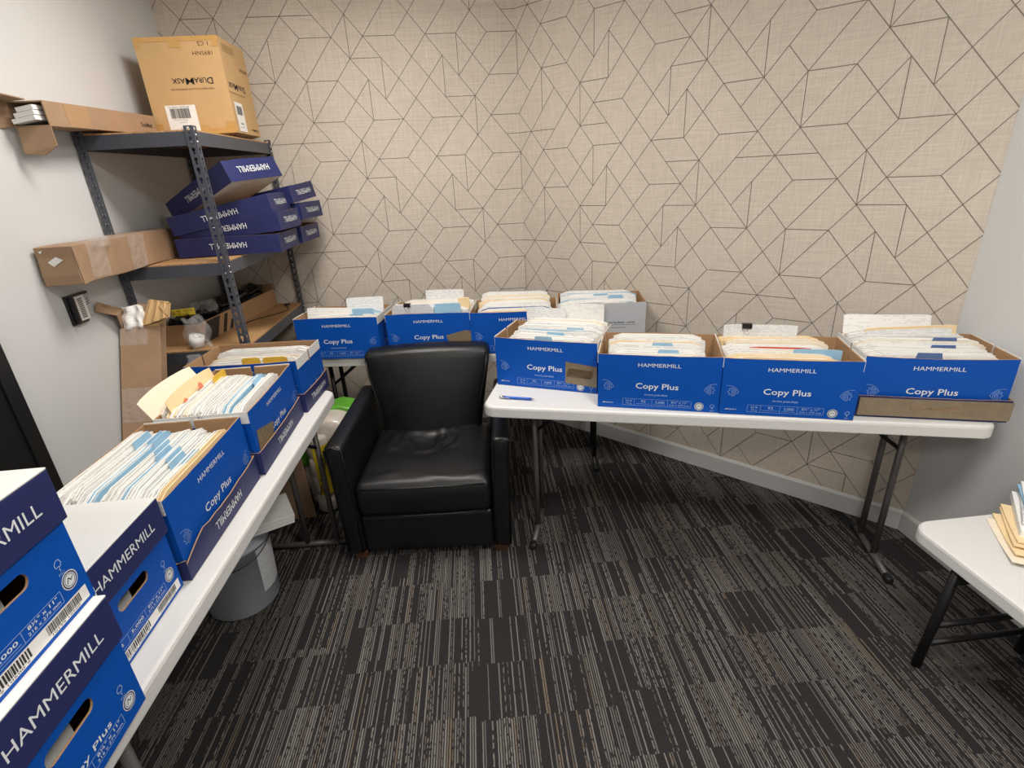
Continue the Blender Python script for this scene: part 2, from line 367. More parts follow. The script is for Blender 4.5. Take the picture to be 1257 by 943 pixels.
class Face:
    """a printed face: origin O, axes ex, ey (unit), size W x H; coordinates in 0..1"""
    def __init__(s, mb, O, ex, ey, W, H, off=0.0006, flip=False):
        s.mb = mb; s.O = Vector(O); s.ex = Vector(ex).normalized(); s.ey = Vector(ey).normalized(); s.W = W; s.H = H
        s.n = s.ex.cross(s.ey) * off; s.flip = flip
    def P(s, a, b, k=1.0):
        if s.flip: a, b = 1 - a, 1 - b
        return s.O + s.ex * (a * s.W) + s.ey * (b * s.H) + s.n * k
    def text(s, txt, a0, a1, b0, b1, mat='ink', bold=False, k=1.0):
        vs, fs = glyphs(txt, bold)
        s.mb.add([tuple(s.P(a0 + (a1 - a0) * x, b0 + (b1 - b0) * y, k)) for x, y in vs], fs, mat)
    def rect(s, a0, a1, b0, b1, mat, k=1.0): s.mb.quad([tuple(s.P(*p, k)) for p in ((a0, b0), (a1, b0), (a1, b1), (a0, b1))], mat)
    def poly(s, pts, mat, k=1.0): s.mb.quad([tuple(s.P(*p, k)) for p in pts], mat)
    def line(s, pts, wd, mat='inkblue', k=1.0):
        for (a, b), (c, d) in zip(pts[:-1], pts[1:]):
            p = s.P(a, b, k); q = s.P(c, d, k); dd = (q - p)
            if dd.length < 1e-6: continue
            nn = s.ex.cross(s.ey).cross(dd.normalized()) * wd / 2
            s.mb.quad([tuple(p - nn), tuple(q - nn), tuple(q + nn), tuple(p + nn)], mat)
    def ring(s, a, b, r, wd, mat='ink', n=18, k=1.0):
        s.line([(a + r / s.W * cos(2 * pi * i / n), b + r / s.H * sin(2 * pi * i / n)) for i in range(n + 1)], wd, mat, k)
    def disc(s, a, b, r, mat, n=18, k=1.0): s.poly([(a + r / s.W * cos(2 * pi * i / n), b + r / s.H * sin(2 * pi * i / n)) for i in range(n)], mat, k)
    def seal(s, a, b, r):
        s.disc(a, b, r, 'ink'); s.ring(a, b, r * 0.83, r * 0.14, 'navy', k=1.3); s.ring(a, b, r * 0.62, r * 0.06, 'navy', k=1.3)
        s.line([(a - 0.4 * r / s.W, b - .25 * r / s.H), (a - 0.1 * r / s.W, b + .3 * r / s.H), (a + .15 * r / s.W, b - .1 * r / s.H), (a + .4 * r / s.W, b + .2 * r / s.H)], r * .1, 'ink_black', 1.3)
    def fish(s, a0, a1, b0, b1, mirror=False):
        def T(pts): return [((a1 - (a1 - a0) * x) if mirror else a0 + (a1 - a0) * x, b0 + (b1 - b0) * y) for x, y in pts]
        wd = 0.0011
        s.line(T([(0, 1), (.3, 1.0), (.55, .92), (.8, .72), (1, .42), (.85, .26), (.62, .06), (.5, 0), (.44, .14), (.2, .12), (.28, .3), (.1, .42), (.3, .56), (.2, .7), (.42, .74), (.5, .88)]), wd, 'inkblue')
        for xx, y0, y1 in ((.42, .2, .7), (.53, .14, .8), (.64, .16, .78), (.75, .26, .68)): s.line(T([(xx, y0), (xx + .04, (y0 + y1) / 2), (xx - .02, y1)]), wd, 'inkblue')
    def tree(s, a, b, h):
        u = h / s.W; v = h / s.H
        s.line([(a, b), (a, b + .45 * v), (a - .3 * u, b + .45 * v), (a - .34 * u, b + .75 * v), (a - .1 * u, b + v), (a + .18 * u, b + .95 * v), (a + .3 * u, b + .6 * v), (a + .12 * u, b + .4 * v), (a - .1 * u, b + .2 * v)], h * .07, 'inkblue')
        s.text('FSC', a - .3 * u, a + .3 * u, b - .35 * v, b - .1 * v, 'inkblue')
    def barcode(s, a0, a1, b0, b1, seed=1, mat='ink_black', k=1.5):
        r = random.Random(seed); x = a0
        while x < a1:
            w_ = (a1 - a0) * r.choice((.008, .012, .02, .028)); s.rect(x, min(a1, x + w_), b0, b1, mat, k); x += w_ + (a1 - a0) * r.choice((.01, .014, .02))
def dura(f, a0, a1, b0, h_):
    w_ = (a1 - a0)
    f.text('D', a0, a0 + w_ * .15, b0, b0 + h_, 'ink_black', True); f.text('URA', a0 + w_ * .16, a0 + w_ * .45, b0, b0 + h_ * .78, 'ink_black', True)
    f.text('M', a0 + w_ * .46, a0 + w_ * .66, b0, b0 + h_, 'ink_black', True); f.text('ASK', a0 + w_ * .67, a1, b0, b0 + h_ * .78, 'ink_black', True)
def front_print(f, tape=False, jam=True):
    f.text('HAMMERMILL', .335, .68, .785, .855, 'ink', False)
    f.text('Copy Plus', .32, .67, .385, .49, 'ink', True)
    f.text('99.99% JAM-FREE', .395, .585, .255, .285, 'inkblue', True)
    L = 0.0009
    for pts in ([(.215, .06), (.78, .06), (.78, .185), (.215, .185), (.215, .06)], [(.315, .06), (.315, .185)], [(.46, .06), (.46, .185)], [(.59, .06), (.59, .185)]): f.line(pts, L)
    f.text('20 lb', .24, .295, .13, .165, 'inkblue'); f.text('75 g', .245, .29, .08, .115, 'inkblue')
    f.text('92', .37, .41, .12, .165, 'inkblue', True); f.line([(.33, .095), (.445, .095)], L)
    f.text('5,000', .49, .565, .115, .16, 'inkblue', True); f.line([(.475, .09), (.575, .09)], L)
    f.text('8½" x 11"', .62, .75, .13, .17, 'inkblue', True); f.text('216 x 279 mm', .605, .765, .08, .115, 'inkblue')
    f.seal(.845, .1, .0165); f.tree(.95, .05, .022)
    f.fish(.04, .135, .33, .52); f.fish(.875, .97, .33, .52, True)
    f.text('Sylvamo', .065, .135, .085, .11, 'ink'); f.poly([(.04, .085), (.06, .085), (.06, .11)], 'ink')
def end_print(f, barcode=True, copyplus=False):
    L = 0.0009; z0 = .235 if barcode else .1
    f.line([(.04, z0), (.80, z0), (.80, z0 + .13), (.04, z0 + .13), (.04, z0)], L); f.line([(.52, z0), (.52, z0 + .13)], L); f.line([(.3, z0), (.3, z0 + .13)], L)
    f.text('8½" x 11"', .56, .77, z0 + .075, z0 + .115, 'ink', True); f.text('216 x 279 mm', .55, .78, z0 + .02, z0 + .055, 'ink')
    f.text('5,000', .34, .49, z0 + .055, z0 + .1, 'ink', True); f.line([(.33, z0 + .03), (.5, z0 + .03)], L); f.text('92', .17, .24, z0 + .055, z0 + .1, 'ink', True)
    f.seal(.885, z0 + .14, .0165); f.tree(.86, z0 + .29, .021)
    if copyplus: f.text('Copy Plus', .3, .72, .27, .35, 'ink', True)
    if barcode:
        f.rect(.02, .96, .045, .2, 'label'); f.barcode(.1, .52, .085, .185, 3); f.barcode(.64, .9, .085, .185, 4)
        f.text('5 00 10199 10500 9', .12, .5, .055, .078, 'ink_black', False, 1.6); f.text('10199 10500', .66, .88, .055, .078, 'ink_black', False, 1.6)

# ------------------------------------------------------------------ room
XL, YB, XR = -1.514, 3.387, 1.905
CX, CY, ANG = 0.3786, 3.387, 0.8045
U2 = (cos(ANG), -sin(ANG)); N2 = (sin(ANG), cos(ANG)); L2 = 2.2067
EX, EY = CX + U2[0] * L2, CY + U2[1] * L2
YBACK = -2.2
def room():
    mb = MB(); mb.quad([(XL - .1, YBACK - .1, 0), (2.1, YBACK - .1, 0), (2.1, YB + .1, 0), (XL - .1, YB + .1, 0)], 'carpet'); struct(mb.build('floor'))
    mb = MB(); mb.box((XL - .1, YBACK - .1, CEIL), (2.1, YB + .1, CEIL + .05), 'ceiling'); struct(mb.build('ceiling'))
    mb = MB(); mb.box((XL - .1, YBACK - .1, 0), (XL, YB + .1, CEIL), 'white_paint'); struct(mb.build('wall_left'))
    mb = MB(); mb.box((XR, YBACK - .1, 0), (XR + .1, EY, CEIL), 'white_paint'); struct(mb.build('wall_right'))
    mb = MB(); mb.box((XL, YBACK - .1, 0), (XR, YBACK, CEIL), 'white_paint'); struct(mb.build('wall_rear'))
    # wallpaper pattern: lattice of nodes (i, j); tables per column i of rows j mod 6
    D1 = {-16: '024', -15: '135', -14: '024', -13: '135', -12: '024', -11: '13', -10: '24', -9: '3', -8: '024', -7: '5', -6: '0', -5: '135', -4: '024', -3: '13', -2: '24', -1: '135', 0: '024', 1: '13', 2: '24', 3: '135', 4: '024', 5: '5', 6: '0'}
    E1 = {-16: '024', -15: '135', -14: '024', -13: '135', -12: '024', -11: '135', -10: '024', -9: '135', -8: '024', -7: '35', -6: '24', -5: '135', -4: '024', -3: '1', -2: '04', -1: '135', 0: '024', 1: '13', 2: '0', 3: '135', 4: '024', 5: '35', 6: '24'}
    V1 = {-4: '0', -2: '2', 3: '1', 2: '2', 4: '4', -7: '3', -3: '3', -9: '1', -12: '0', -14: '2'}
    H1 = {-14: '0', -10: '0', -8: '0', -7: '135', -3: '15', 1: '15', 5: '135', -4: '2', -11: '35', 2: '4', 6: '0', -15: '3'}
    D2 = {6: '0', 7: '135', 8: '02', 9: '13', 10: '24', 11: '135', 12: '024', 13: '5', 14: '02', 15: '135', 16: '024', 17: '15', 18: '2', 19: '135', 20: '024', 21: '35', 22: '04', 23: '15', 24: '024', 25: '1', 26: '2', 27: '135', 28: '024', 29: '35', 30: '04', 31: '135', 32: '024'}
    E2 = {6: '24', 7: '135', 8: '024', 9: '135', 10: '0', 11: '135', 12: '024', 13: '35', 14: '24', 15: '135', 16: '024', 17: '15', 18: '04', 19: '135', 20: '024', 21: '3', 22: '024', 23: '135', 24: '024', 25: '15', 26: '04', 27: '135', 28: '024', 29: '3', 30: '02', 31: '135', 32: '024'}
    V2 = {7: '1', 9: '3', 12: '4', 13: '1', 14: '2', 18: '4', 19: '5', 20: '2', 23: '3', 25: '5', 28: '2', 29: '5', 30: '4'}
    H2 = {6: '0', 8: '0', 9: '13', 12: '40', 13: '15', 17: '31', 18: '24', 21: '51', 22: '2', 24: '2', 25: '351', 28: '4', 29: '13', 5: '135'}
    def lines(mb, D, E, V, H, s_of_i, s0, s1, P):
        segs = []
        for j in range(-3, 24):
            q = str(j % 6)
            for i in range(-18, 35):
                if (i + j) % 2: continue
                if q in D.get(i, ''): segs.append((i, j, i + 1, j + 1))
                if q in E.get(i, ''): segs.append((i, j, i + 1, j - 1))
                if q in V.get(i, ''): segs.append((i, j, i, j + 2))
                if q in H.get(i, ''): segs.append((i, j, i + 2, j))
        for (a, b, c, d) in segs:
            p = [s_of_i(a), 2.456 - .1026 * b]; r = [s_of_i(c), 2.456 - .1026 * d]
            def clip(p, r, k, lo, hi):
                for (u, v) in ((p, r), (r, p)):
                    if u[k] < lo and v[k] > lo: t = (lo - u[k]) / (v[k] - u[k]); u[1 - k] += (v[1 - k] - u[1 - k]) * t; u[k] = lo
                    if u[k] > hi and v[k] < hi: t = (hi - u[k]) / (v[k] - u[k]); u[1 - k] += (v[1 - k] - u[1 - k]) * t; u[k] = hi
            clip(p, r, 0, s0, s1); clip(p, r, 1, .1, CEIL)
            if min(p[0], r[0]) < s0 - 1e-6 or max(p[0], r[0]) > s1 + 1e-6 or min(p[1], r[1]) < .099 or max(p[1], r[1]) > CEIL + .001: continue
            dx, dz = r[0] - p[0], r[1] - p[1]; L = sqrt(dx * dx + dz * dz)
            if L < .005: continue
            nx, nz = -dz / L * .0016, dx / L * .0016
            mb.quad([P(p[0] - nx, p[1] - nz), P(r[0] - nx, r[1] - nz), P(r[0] + nx, r[1] + nz), P(p[0] + nx, p[1] + nz)], 'wpline')
    mb = MB(); mb.quad([(XL, YB, 0), (CX, YB, 0), (CX, YB, CEIL), (XL, YB, CEIL)], 'wallpaper')
    mb.quad([(XL, YB + .1, 0), (XL, YB + .1, CEIL), (CX + .05, YB + .1, CEIL), (CX + .05, YB + .1, 0)], 'white_paint')
    lines(mb, D1, E1, V1, H1, lambda i: i * .0845 - .203, XL, CX - .001, lambda s, z: (s, YB - .0008, z))
    struct(mb.build('wall_back'))
    mb = MB(); mb.quad([(CX, CY, 0), (EX, EY, 0), (EX, EY, CEIL), (CX, CY, CEIL)], 'wallpaper')
    q = .1; mb.quad([(CX + N2[0] * q, CY + N2[1] * q, 0), (CX + N2[0] * q, CY + N2[1] * q, CEIL), (EX + N2[0] * q, EY + N2[1] * q, CEIL), (EX + N2[0] * q, EY + N2[1] * q, 0)], 'white_paint')
    lines(mb, D2, E2, V2, H2, lambda i: i * .0845 - .581, .001, L2 - .001, lambda s, z: (CX + U2[0] * s - N2[0] * .0008, CY + U2[1] * s - N2[1] * .0008, z))
    struct(mb.build('wall_back_right'))
    # baseboards
    def bb(name, a, b, nrm, h=.1, t=.012):
        mb = MB(); A = Vector((*a, 0)); B = Vector((*b, 0)); N = Vector((*nrm, 0)); Z = Vector((0, 0, 1))
        prof = [(0, 0), (t, 0), (t, h - .012), (t * .45, h), (0, h)]
        vs = [tuple(A + N * p + Z * z) for p, z in prof] + [tuple(B + N * p + Z * z) for p, z in prof]; n = len(prof)
        mb.add(vs, [(i, (i + 1) % n, (i + 1) % n + n, i + n) for i in range(n)] + [tuple(range(n)), tuple(range(2 * n - 1, n - 1, -1))], 'baseboard'); struct(mb.build(name))
    bb('baseboard_back', (XL, YB), (CX, YB), (0, -1)); bb('baseboard_back_right', (CX, CY), (EX, EY), (-N2[0], -N2[1]))
    bb('baseboard_right', (XR, EY), (XR, YBACK), (-1, 0)); bb('baseboard_left', (XL, 1.725), (XL, YB), (1, 0))
    # black door in the left wall
    mb = MB(); y0, y1 = .76, 1.725
    mb.box((XL, y1 - .055, 0), (XL + .02, y1, 2.1), 'door').box((XL, y0, 0), (XL + .02, y0 + .055, 2.1), 'door').box((XL, y0, 2.1), (XL + .02, y1, 2.155), 'door')
    fr = mb.build('door_1', bevel=.002); struct(fr)
    mb = MB(); mb.box((XL + .001, y0 + .055, .008), (XL + .012, y1 - .055, 2.1), 'door'); mb.build('door_leaf', fr)
    mb = MB(); mb.tube([(XL + .012, y0 + .11, 1.0), (XL + .055, y0 + .11, 1.0), (XL + .055, y0 + .22, 1.0)], .009, 'chrome'); mb.lathe([(0, 0), (.025, 0), (.025, .006), (0, .006)], 'chrome', T=Matrix.Translation((XL + .012, y0 + .11, 1.0)) @ Matrix.Rotation(pi / 2, 4, 'Y')); mb.build('door_handle', fr)
    # ceiling light panels
    for i, (px, py, pw) in enumerate(PANELS):
        hw = .3
        t = thing('ceiling_light', ['square flat ceiling light panel above the black armchair', 'square flat ceiling light panel above the small right-hand table', 'square flat ceiling light panel behind the viewer'][i], 'ceiling light', (px, py, CEIL - .02), 0, 'ceiling light panels')
        mb = MB()
        for lo, hi in (((-hw, -hw, -.012), (hw, -hw + .02, .02)), ((-hw, hw - .02, -.012), (hw, hw, .02)), ((-hw, -hw + .02, -.012), (-hw + .02, hw - .02, .02)), ((hw - .02, -hw + .02, -.012), (hw, hw - .02, .02))): mb.box(lo, hi, 'lightbody')
        mb.build('frame', t)
        mb = MB(); mb.box((-hw + .02, -hw + .02, -.004), (hw - .02, hw - .02, .0), 'emit'); mb.build('diffuser', t)
        ld = bpy.data.lights.new('panel_light', 'AREA'); ld.shape = 'SQUARE'; ld.size = .55; ld.energy = pw; ld.color = LIGHT_COL
        lo = bpy.data.objects.new('panel_light', ld); COL.objects.link(lo); lo.location = (px, py, CEIL - .04)
room()

# ------------------------------------------------------------------ folding tables
def tabletop(mb, L, D, z, th=.048, r=.05):
    prof = []
    for (cx_, cy_, a0) in ((L - r, r, -90), (L - r, D - r, 0), (r, D - r, 90), (r, r, 180)):
        for k in range(7):
            a = radians(a0 + 15 * k); prof.append((cx_, cy_, cos(a), sin(a)))
    n = len(prof); rings = [(r - .012, z - th), (r - .001, z - th), (r, z - th + .003), (r, z - .012), (r - .002, z - .005), (r - .008, z), (r - .03, z)]
    vs = []
    for rr, zz in rings:
        for (a, b, c, d) in prof: vs.append((a + c * rr, b + d * rr, zz))
    fs = []
    for i in range(len(rings) - 1):
        for k in range(n): k2 = (k + 1) % n; fs.append((i * n + k, i * n + k2, (i + 1) * n + k2, (i + 1) * n + k))
    fs.append(tuple(range(n))[::-1]); fs.append(tuple((len(rings) - 1) * n + k for k in range(n)))
    mb.add(vs, fs, 'top', None, False)
def folding_table(label, loc, rz, L, D, z, ends, p1, p2, b0, b1, mat='leggrey', group=None):
    t = thing('folding_table', label, 'table', loc, rz, group)
    mb = MB(); tabletop(mb, L, D, z); mb.build('tabletop', t, bevel=0)
    zb = z - .048
    for e in ends:
        inw = 1 if e < L / 2 else -1
        mb = MB()
        for p in (p1, p2): mb.tube([(e, p, .022), (e, p, zb - .012)], .0125, mat, 12)
        mb.tube([(e, b0 + .03, .018), (e, b1 - .03, .018)], .0135, mat, 12)
        mb.tube([(e, p1 - .0, zb - .02), (e, p2 + .0, zb - .02)], .011, mat, 10)
        g = mb.build('leg', t)
        for y in (b0, b1):
            f = MB(); f.rbox((.016, .022, .0165), .012, 'rubber', 1, 2, center=(e, y + (.015 if y == b0 else -.015), .0168)); f.build('rubber_foot', g)
        mb = MB(); pm = (p1 + p2) / 2
        mb.tube([(e, p1, zb - .16), (e + inw * .2, pm, zb - .006)], .008, 'legdark', 8); mb.tube([(e, p2, zb - .16), (e + inw * .2, pm, zb - .006)], .008, 'legdark', 8)
        mb.build('brace', t)
    mb = MB()
    for y in (D * .22, D * .78): mb.box((.12, y - .012, zb - .018), (L - .12, y + .012, zb), mat)
    mb.build('underframe', t)
    return t
T1 = (0.0172, 1.9446); T1A = -0.298
folding_table('long narrow white folding table at right holding four blue cartons and a pen', (*T1, 0), T1A, 1.83, .42, .74, (.183, 1.647), .19, .325, .03, .40)
folding_table('white folding table along the patterned back wall, behind the black armchair', (-1.03, 2.78, 0), radians(-8.6), 1.83, .40, .74, (.19, 1.70), .13, .27, -.0, .38, 'legdark')
TL = thing  # placeholder
def left_table():
    # room-side edge at x=-.655; runs towards the viewer
    rz = radians(90) - 0.0252
    L = 1.83; D = .457
    # local x runs away from the viewer, local y to the left
    ex, ey = cos(rz), sin(rz); ox, oy = -0.6471 - ex * L, 2.2747 - ey * L
    folding_table('long white folding table on the left with a row of blue cartons', (ox, oy, 0), rz, L, D, .74, (.31, L - .17), .075, .215, .035, .42)
    return
left_table()
# small low table at right
def low_table():
    t = thing('folding_table', 'small low white folding table with black legs in the right foreground', 'table', (1.372, 0.05, 0), 0)
    L, W_, z = 1.22, .46, .502
    mb = MB(); tabletop(mb, W_, L, z, .045, .06); mb.build('tabletop', t)
    zb = z - .045
    for yy, s in ((L - .13, 1), (.13, -1)):
        mb = MB()
        for xx in (.04, W_ - .04): mb.tube([(xx, yy + s*.0, 0.004), (xx, yy - s * .03, zb)], .0145, 'legdark', 12)
        mb.tube([(.04, yy, .10), (W_ - .04, yy, .10)], .010, 'legdark', 10)
        mb.tube([(.04, yy - s * .01, .19), (W_ - .04, yy - s * .01, .19)], .010, 'legdark', 10)
        g = mb.build('leg', t)
        mb = MB(); mb.box((.05, yy - s * .02 - .008, zb - .085), (.17, yy - s * .02 + .008, zb - .06), 'legdark'); mb.box((.17, yy - s * .02 - .009, zb - .09), (.22, yy - s * .02 + .009, zb - .058), 'label'); mb.build('brace', t)
    mb = MB()
    for xx in (.07, W_ - .07): mb.box((xx - .012, .1, zb - .02), (xx + .012, L - .1, zb), 'legdark')
    mb.build('underframe', t)
low_table()

# ------------------------------------------------------------------ cartons
BW, BD, BH = .452, .287, .2224
def loc_from_fl(fl, rz, W, D):
    x = fl[0] + cos(rz) * W / 2 - sin(rz) * D / 2; y = fl[1] + sin(rz) * W / 2 + cos(rz) * D / 2
    return x, y
def wall_panel(mb, A, B, nrm, h, z0, t, out, inn, notch=False, sag=0.0, rimmat='kraft'):
    """vertical cardboard wall from A to B; outward normal nrm; with optional notch"""
    A = Vector((*A, 0)); B = Vector((*B, 0)); N = Vector((*nrm, 0)); n = 12
    pr = []
    for i in range(n + 1):
        u = i / n; zz = z0 + h + sag * sin(pi * u) + (random.uniform(-.0008, .0008) if 0 < i < n else 0); pr.append((u, zz))
    if notch:
        g = .5; hw = .006 / (B - A).length; nd = notch
        pr = [p for p in pr if abs(p[0] - g) > .03] + [(g - hw, z0 + h), (g - hw + 1e-4, z0 + h - nd), (g + hw - 1e-4, z0 + h - nd), (g + hw, z0 + h)]; pr.sort()
    def P(u, z, o): return tuple(A + (B - A) * u + N * o + Vector((0, 0, z)))
    for (u0, z1), (u1, z2) in zip(pr[:-1], pr[1:]):
        mb.quad([P(u0, z0, 0), P(u1, z0, 0), P(u1, z2, 0), P(u0, z1, 0)], out)
        mb.quad([P(u1, z0, -t), P(u0, z0, -t), P(u0, z1, -t), P(u1, z2, -t)], inn)
        mb.quad([P(u0, z1, 0), P(u1, z2, 0), P(u1, z2, -t), P(u0, z1, -t)], rimmat)
def open_carton(label, fl, z, rz, W=BW, D=BD, H=BH, out='blue', trims=(True, True), printed=True, tapes=(), sag=-.003, ztop_white=None, name='carton', group='open blue paper cartons full of files'):
    x, y = loc_from_fl(fl, rz, W, D)
    t = thing(name, label, 'box', (x, y, z), rz, group)
    a, b, th = W / 2, D / 2, .004
    mb = MB(); mb.box((-a + th, -b + th, 0), (a - th, b - th, .004), 'kraft'); mb.build('bottom', t)
    mb = MB(); wall_panel(mb, (-a, -b), (a, -b), (0, -1), H, 0, th, out, 'kraft', sag=sag)
    f = Face(mb, (-a, -b, 0), (1, 0, 0), (0, 0, 1), W, H)
    if printed: front_print(f)
    elif out == 'greyboard':
        f.text('and for everyday use', .30, .88, .565, .605, 'ink_black', True); f.line([(.30, .53), (.90, .53)], .0015, 'ink_black'); f.line([(.3, .47), (.78, .47)], .002, 'ink_black')
    mb.build('front_panel', t)
    mb = MB(); wall_panel(mb, (a, b), (-a, b), (0, 1), H, 0, th, out, 'kraft', sag=-sag * .6)
    if printed: front_print(Face(mb, (a, b, 0), (-1, 0, 0), (0, 0, 1), W, H))
    mb.build('back_panel', t)
    for s in (-1, 1):
        mb = MB()
        if s > 0: wall_panel(mb, (a, -b), (a, b), (1, 0), H, 0, th, out, 'kraft', notch=.045); f = Face(mb, (a, -b, 0), (0, 1, 0), (0, 0, 1), D, H)
        else: wall_panel(mb, (-a, b), (-a, -b), (-1, 0), H, 0, th, out, 'kraft', notch=.045); f = Face(mb, (-a, b, 0), (0, -1, 0), (0, 0, 1), D, H)
        if printed: f.text('Copy Plus', .3, .72, .26, .36, 'inkblue', True); f.tree(.9, .3, .02)
        mb.build('end_panel', t)
        if trims[0 if s < 0 else 1]:
            mb = MB()
            for (q0, q1) in ((-b + .002, -.008), (.008, b - .002)):
                mb.box((s * (a + .001) - .0012, q0, H - .038), (s * (a + .001) + .0012, q1, H + .003), 'whiteboard')
            mb.build('folded_flap', t)
    for k, pts in enumerate(tapes):
        mb = MB(); f = Face(mb, (-a, -b, 0), (1, 0, 0), (0, 0, 1), W, H, .0012); f.poly(pts[1:], pts[0]); mb.build('packing_tape', t)['label'] = 'brown packing tape patch' 
    return t
LW, LD, LH = .466, .301, .082
def lid(label, M4, inverted=True, W=LW, D=LD, H=LH, taped=False, torn=False, group='navy carton lids', front_text=True, parent=None, name='cardboard_tray', white_flap=False):
    """inverted: open side up (used as a tray). M4 places the lid's outer-bottom centre when inverted"""
    a, b, th = W / 2, D / 2, .0035
    mb = MB()
    mb.box((-a + th, -b + th, 0), (a - th, b - th, .003), 'whiteboard', faces={'+z': 'kraft'})
    rnd = random.Random(len(label))
    sides = [((-a, -b), (a, -b), (0, -1), W), ((a, b), (-a, b), (0, 1), W), ((a, -b), (a, b), (1, 0), D), ((-a, b), (-a, -b), (-1, 0), D)]
    for k, (A, B, N, L) in enumerate(sides):
        Av, Bv, Nv = Vector((*A, 0)), Vector((*B, 0)), Vector((*N, 0)); n = 14
        pr = []
        for i in range(n + 1):
            u = i / n; zz = H + rnd.uniform(-.001, .001)
            if torn and k == 0: zz = H * (.55 + .45 * min(1, u * 5)) if u < .25 else H - .006 * sin(pi * u) + rnd.uniform(-.002, .002)
            if torn and k == 3: zz = H * (.6 + .4 * abs(cos(u * 5))) if u > .6 else H
            pr.append((u, zz))
        flare = .006
        P = lambda u, z_, o: tuple(Av + (Bv - Av) * u + Nv * (o + flare * (z_ / H) ** 2 * sin(pi * u)) + Vector((0, 0, z_)))
        for (u0, z1), (u1, z2) in zip(pr[:-1], pr[1:]):
            mb.quad([P(u0, 0, 0), P(u1, 0, 0), P(u1, z2, 0), P(u0, z1, 0)], 'navy')
            mb.quad([P(u1, 0, -th), P(u0, 0, -th), P(u0, z1, -th), P(u1, z2, -th)], 'kraft')
            mb.quad([P(u0, z1, 0), P(u1, z2, 0), P(u1, z2, -th), P(u0, z1, -th)], 'kraft')
        f = Face(mb, tuple(Av + Nv * (flare * .4)), tuple((Bv - Av).normalized()), (0, 0, 1), L, H, .0032 if not taped else .002, flip=inverted)
        w_ = .36 if L == W else .60
        f.text('HAMMERMILL', .5 - w_ / 2, .5 + w_ / 2, .34, .66, 'ink' if not (taped and k == 0) else 'tapekraft', False)
    o = mb.build(name, parent)
    if taped:
        mb = MB(); mb.box((-a + .004, -b - .0065, .008), (a + .002, -b - .003, H - .006), 'tape')
        f = Face(mb, (-a, -b - .0066, 0), (1, 0, 0), (0, 0, 1), W, H, .0006, flip=True); f.text('HAMMERMILL', .32, .68, .34, .66, 'tapekraft')
        for q in range(7): f.line([(rnd.random(), rnd.uniform(.1, .9)), (rnd.random(), rnd.uniform(.1, .9))], .0015, 'tapekraft')
        mb.build('packing_tape', o)
    if parent is None: o['label'] = label; o['category'] = 'box lid'; o['group'] = group
    o.matrix_local = M4 if parent else M4
    return o
def tray(label, fl, z, rz, **kw):
    x, y = loc_from_fl(fl, rz, LW, LD)
    return lid(label, Matrix.Translation((x, y, z)) @ Matrix.Rotation(rz, 4, 'Z'), **kw)

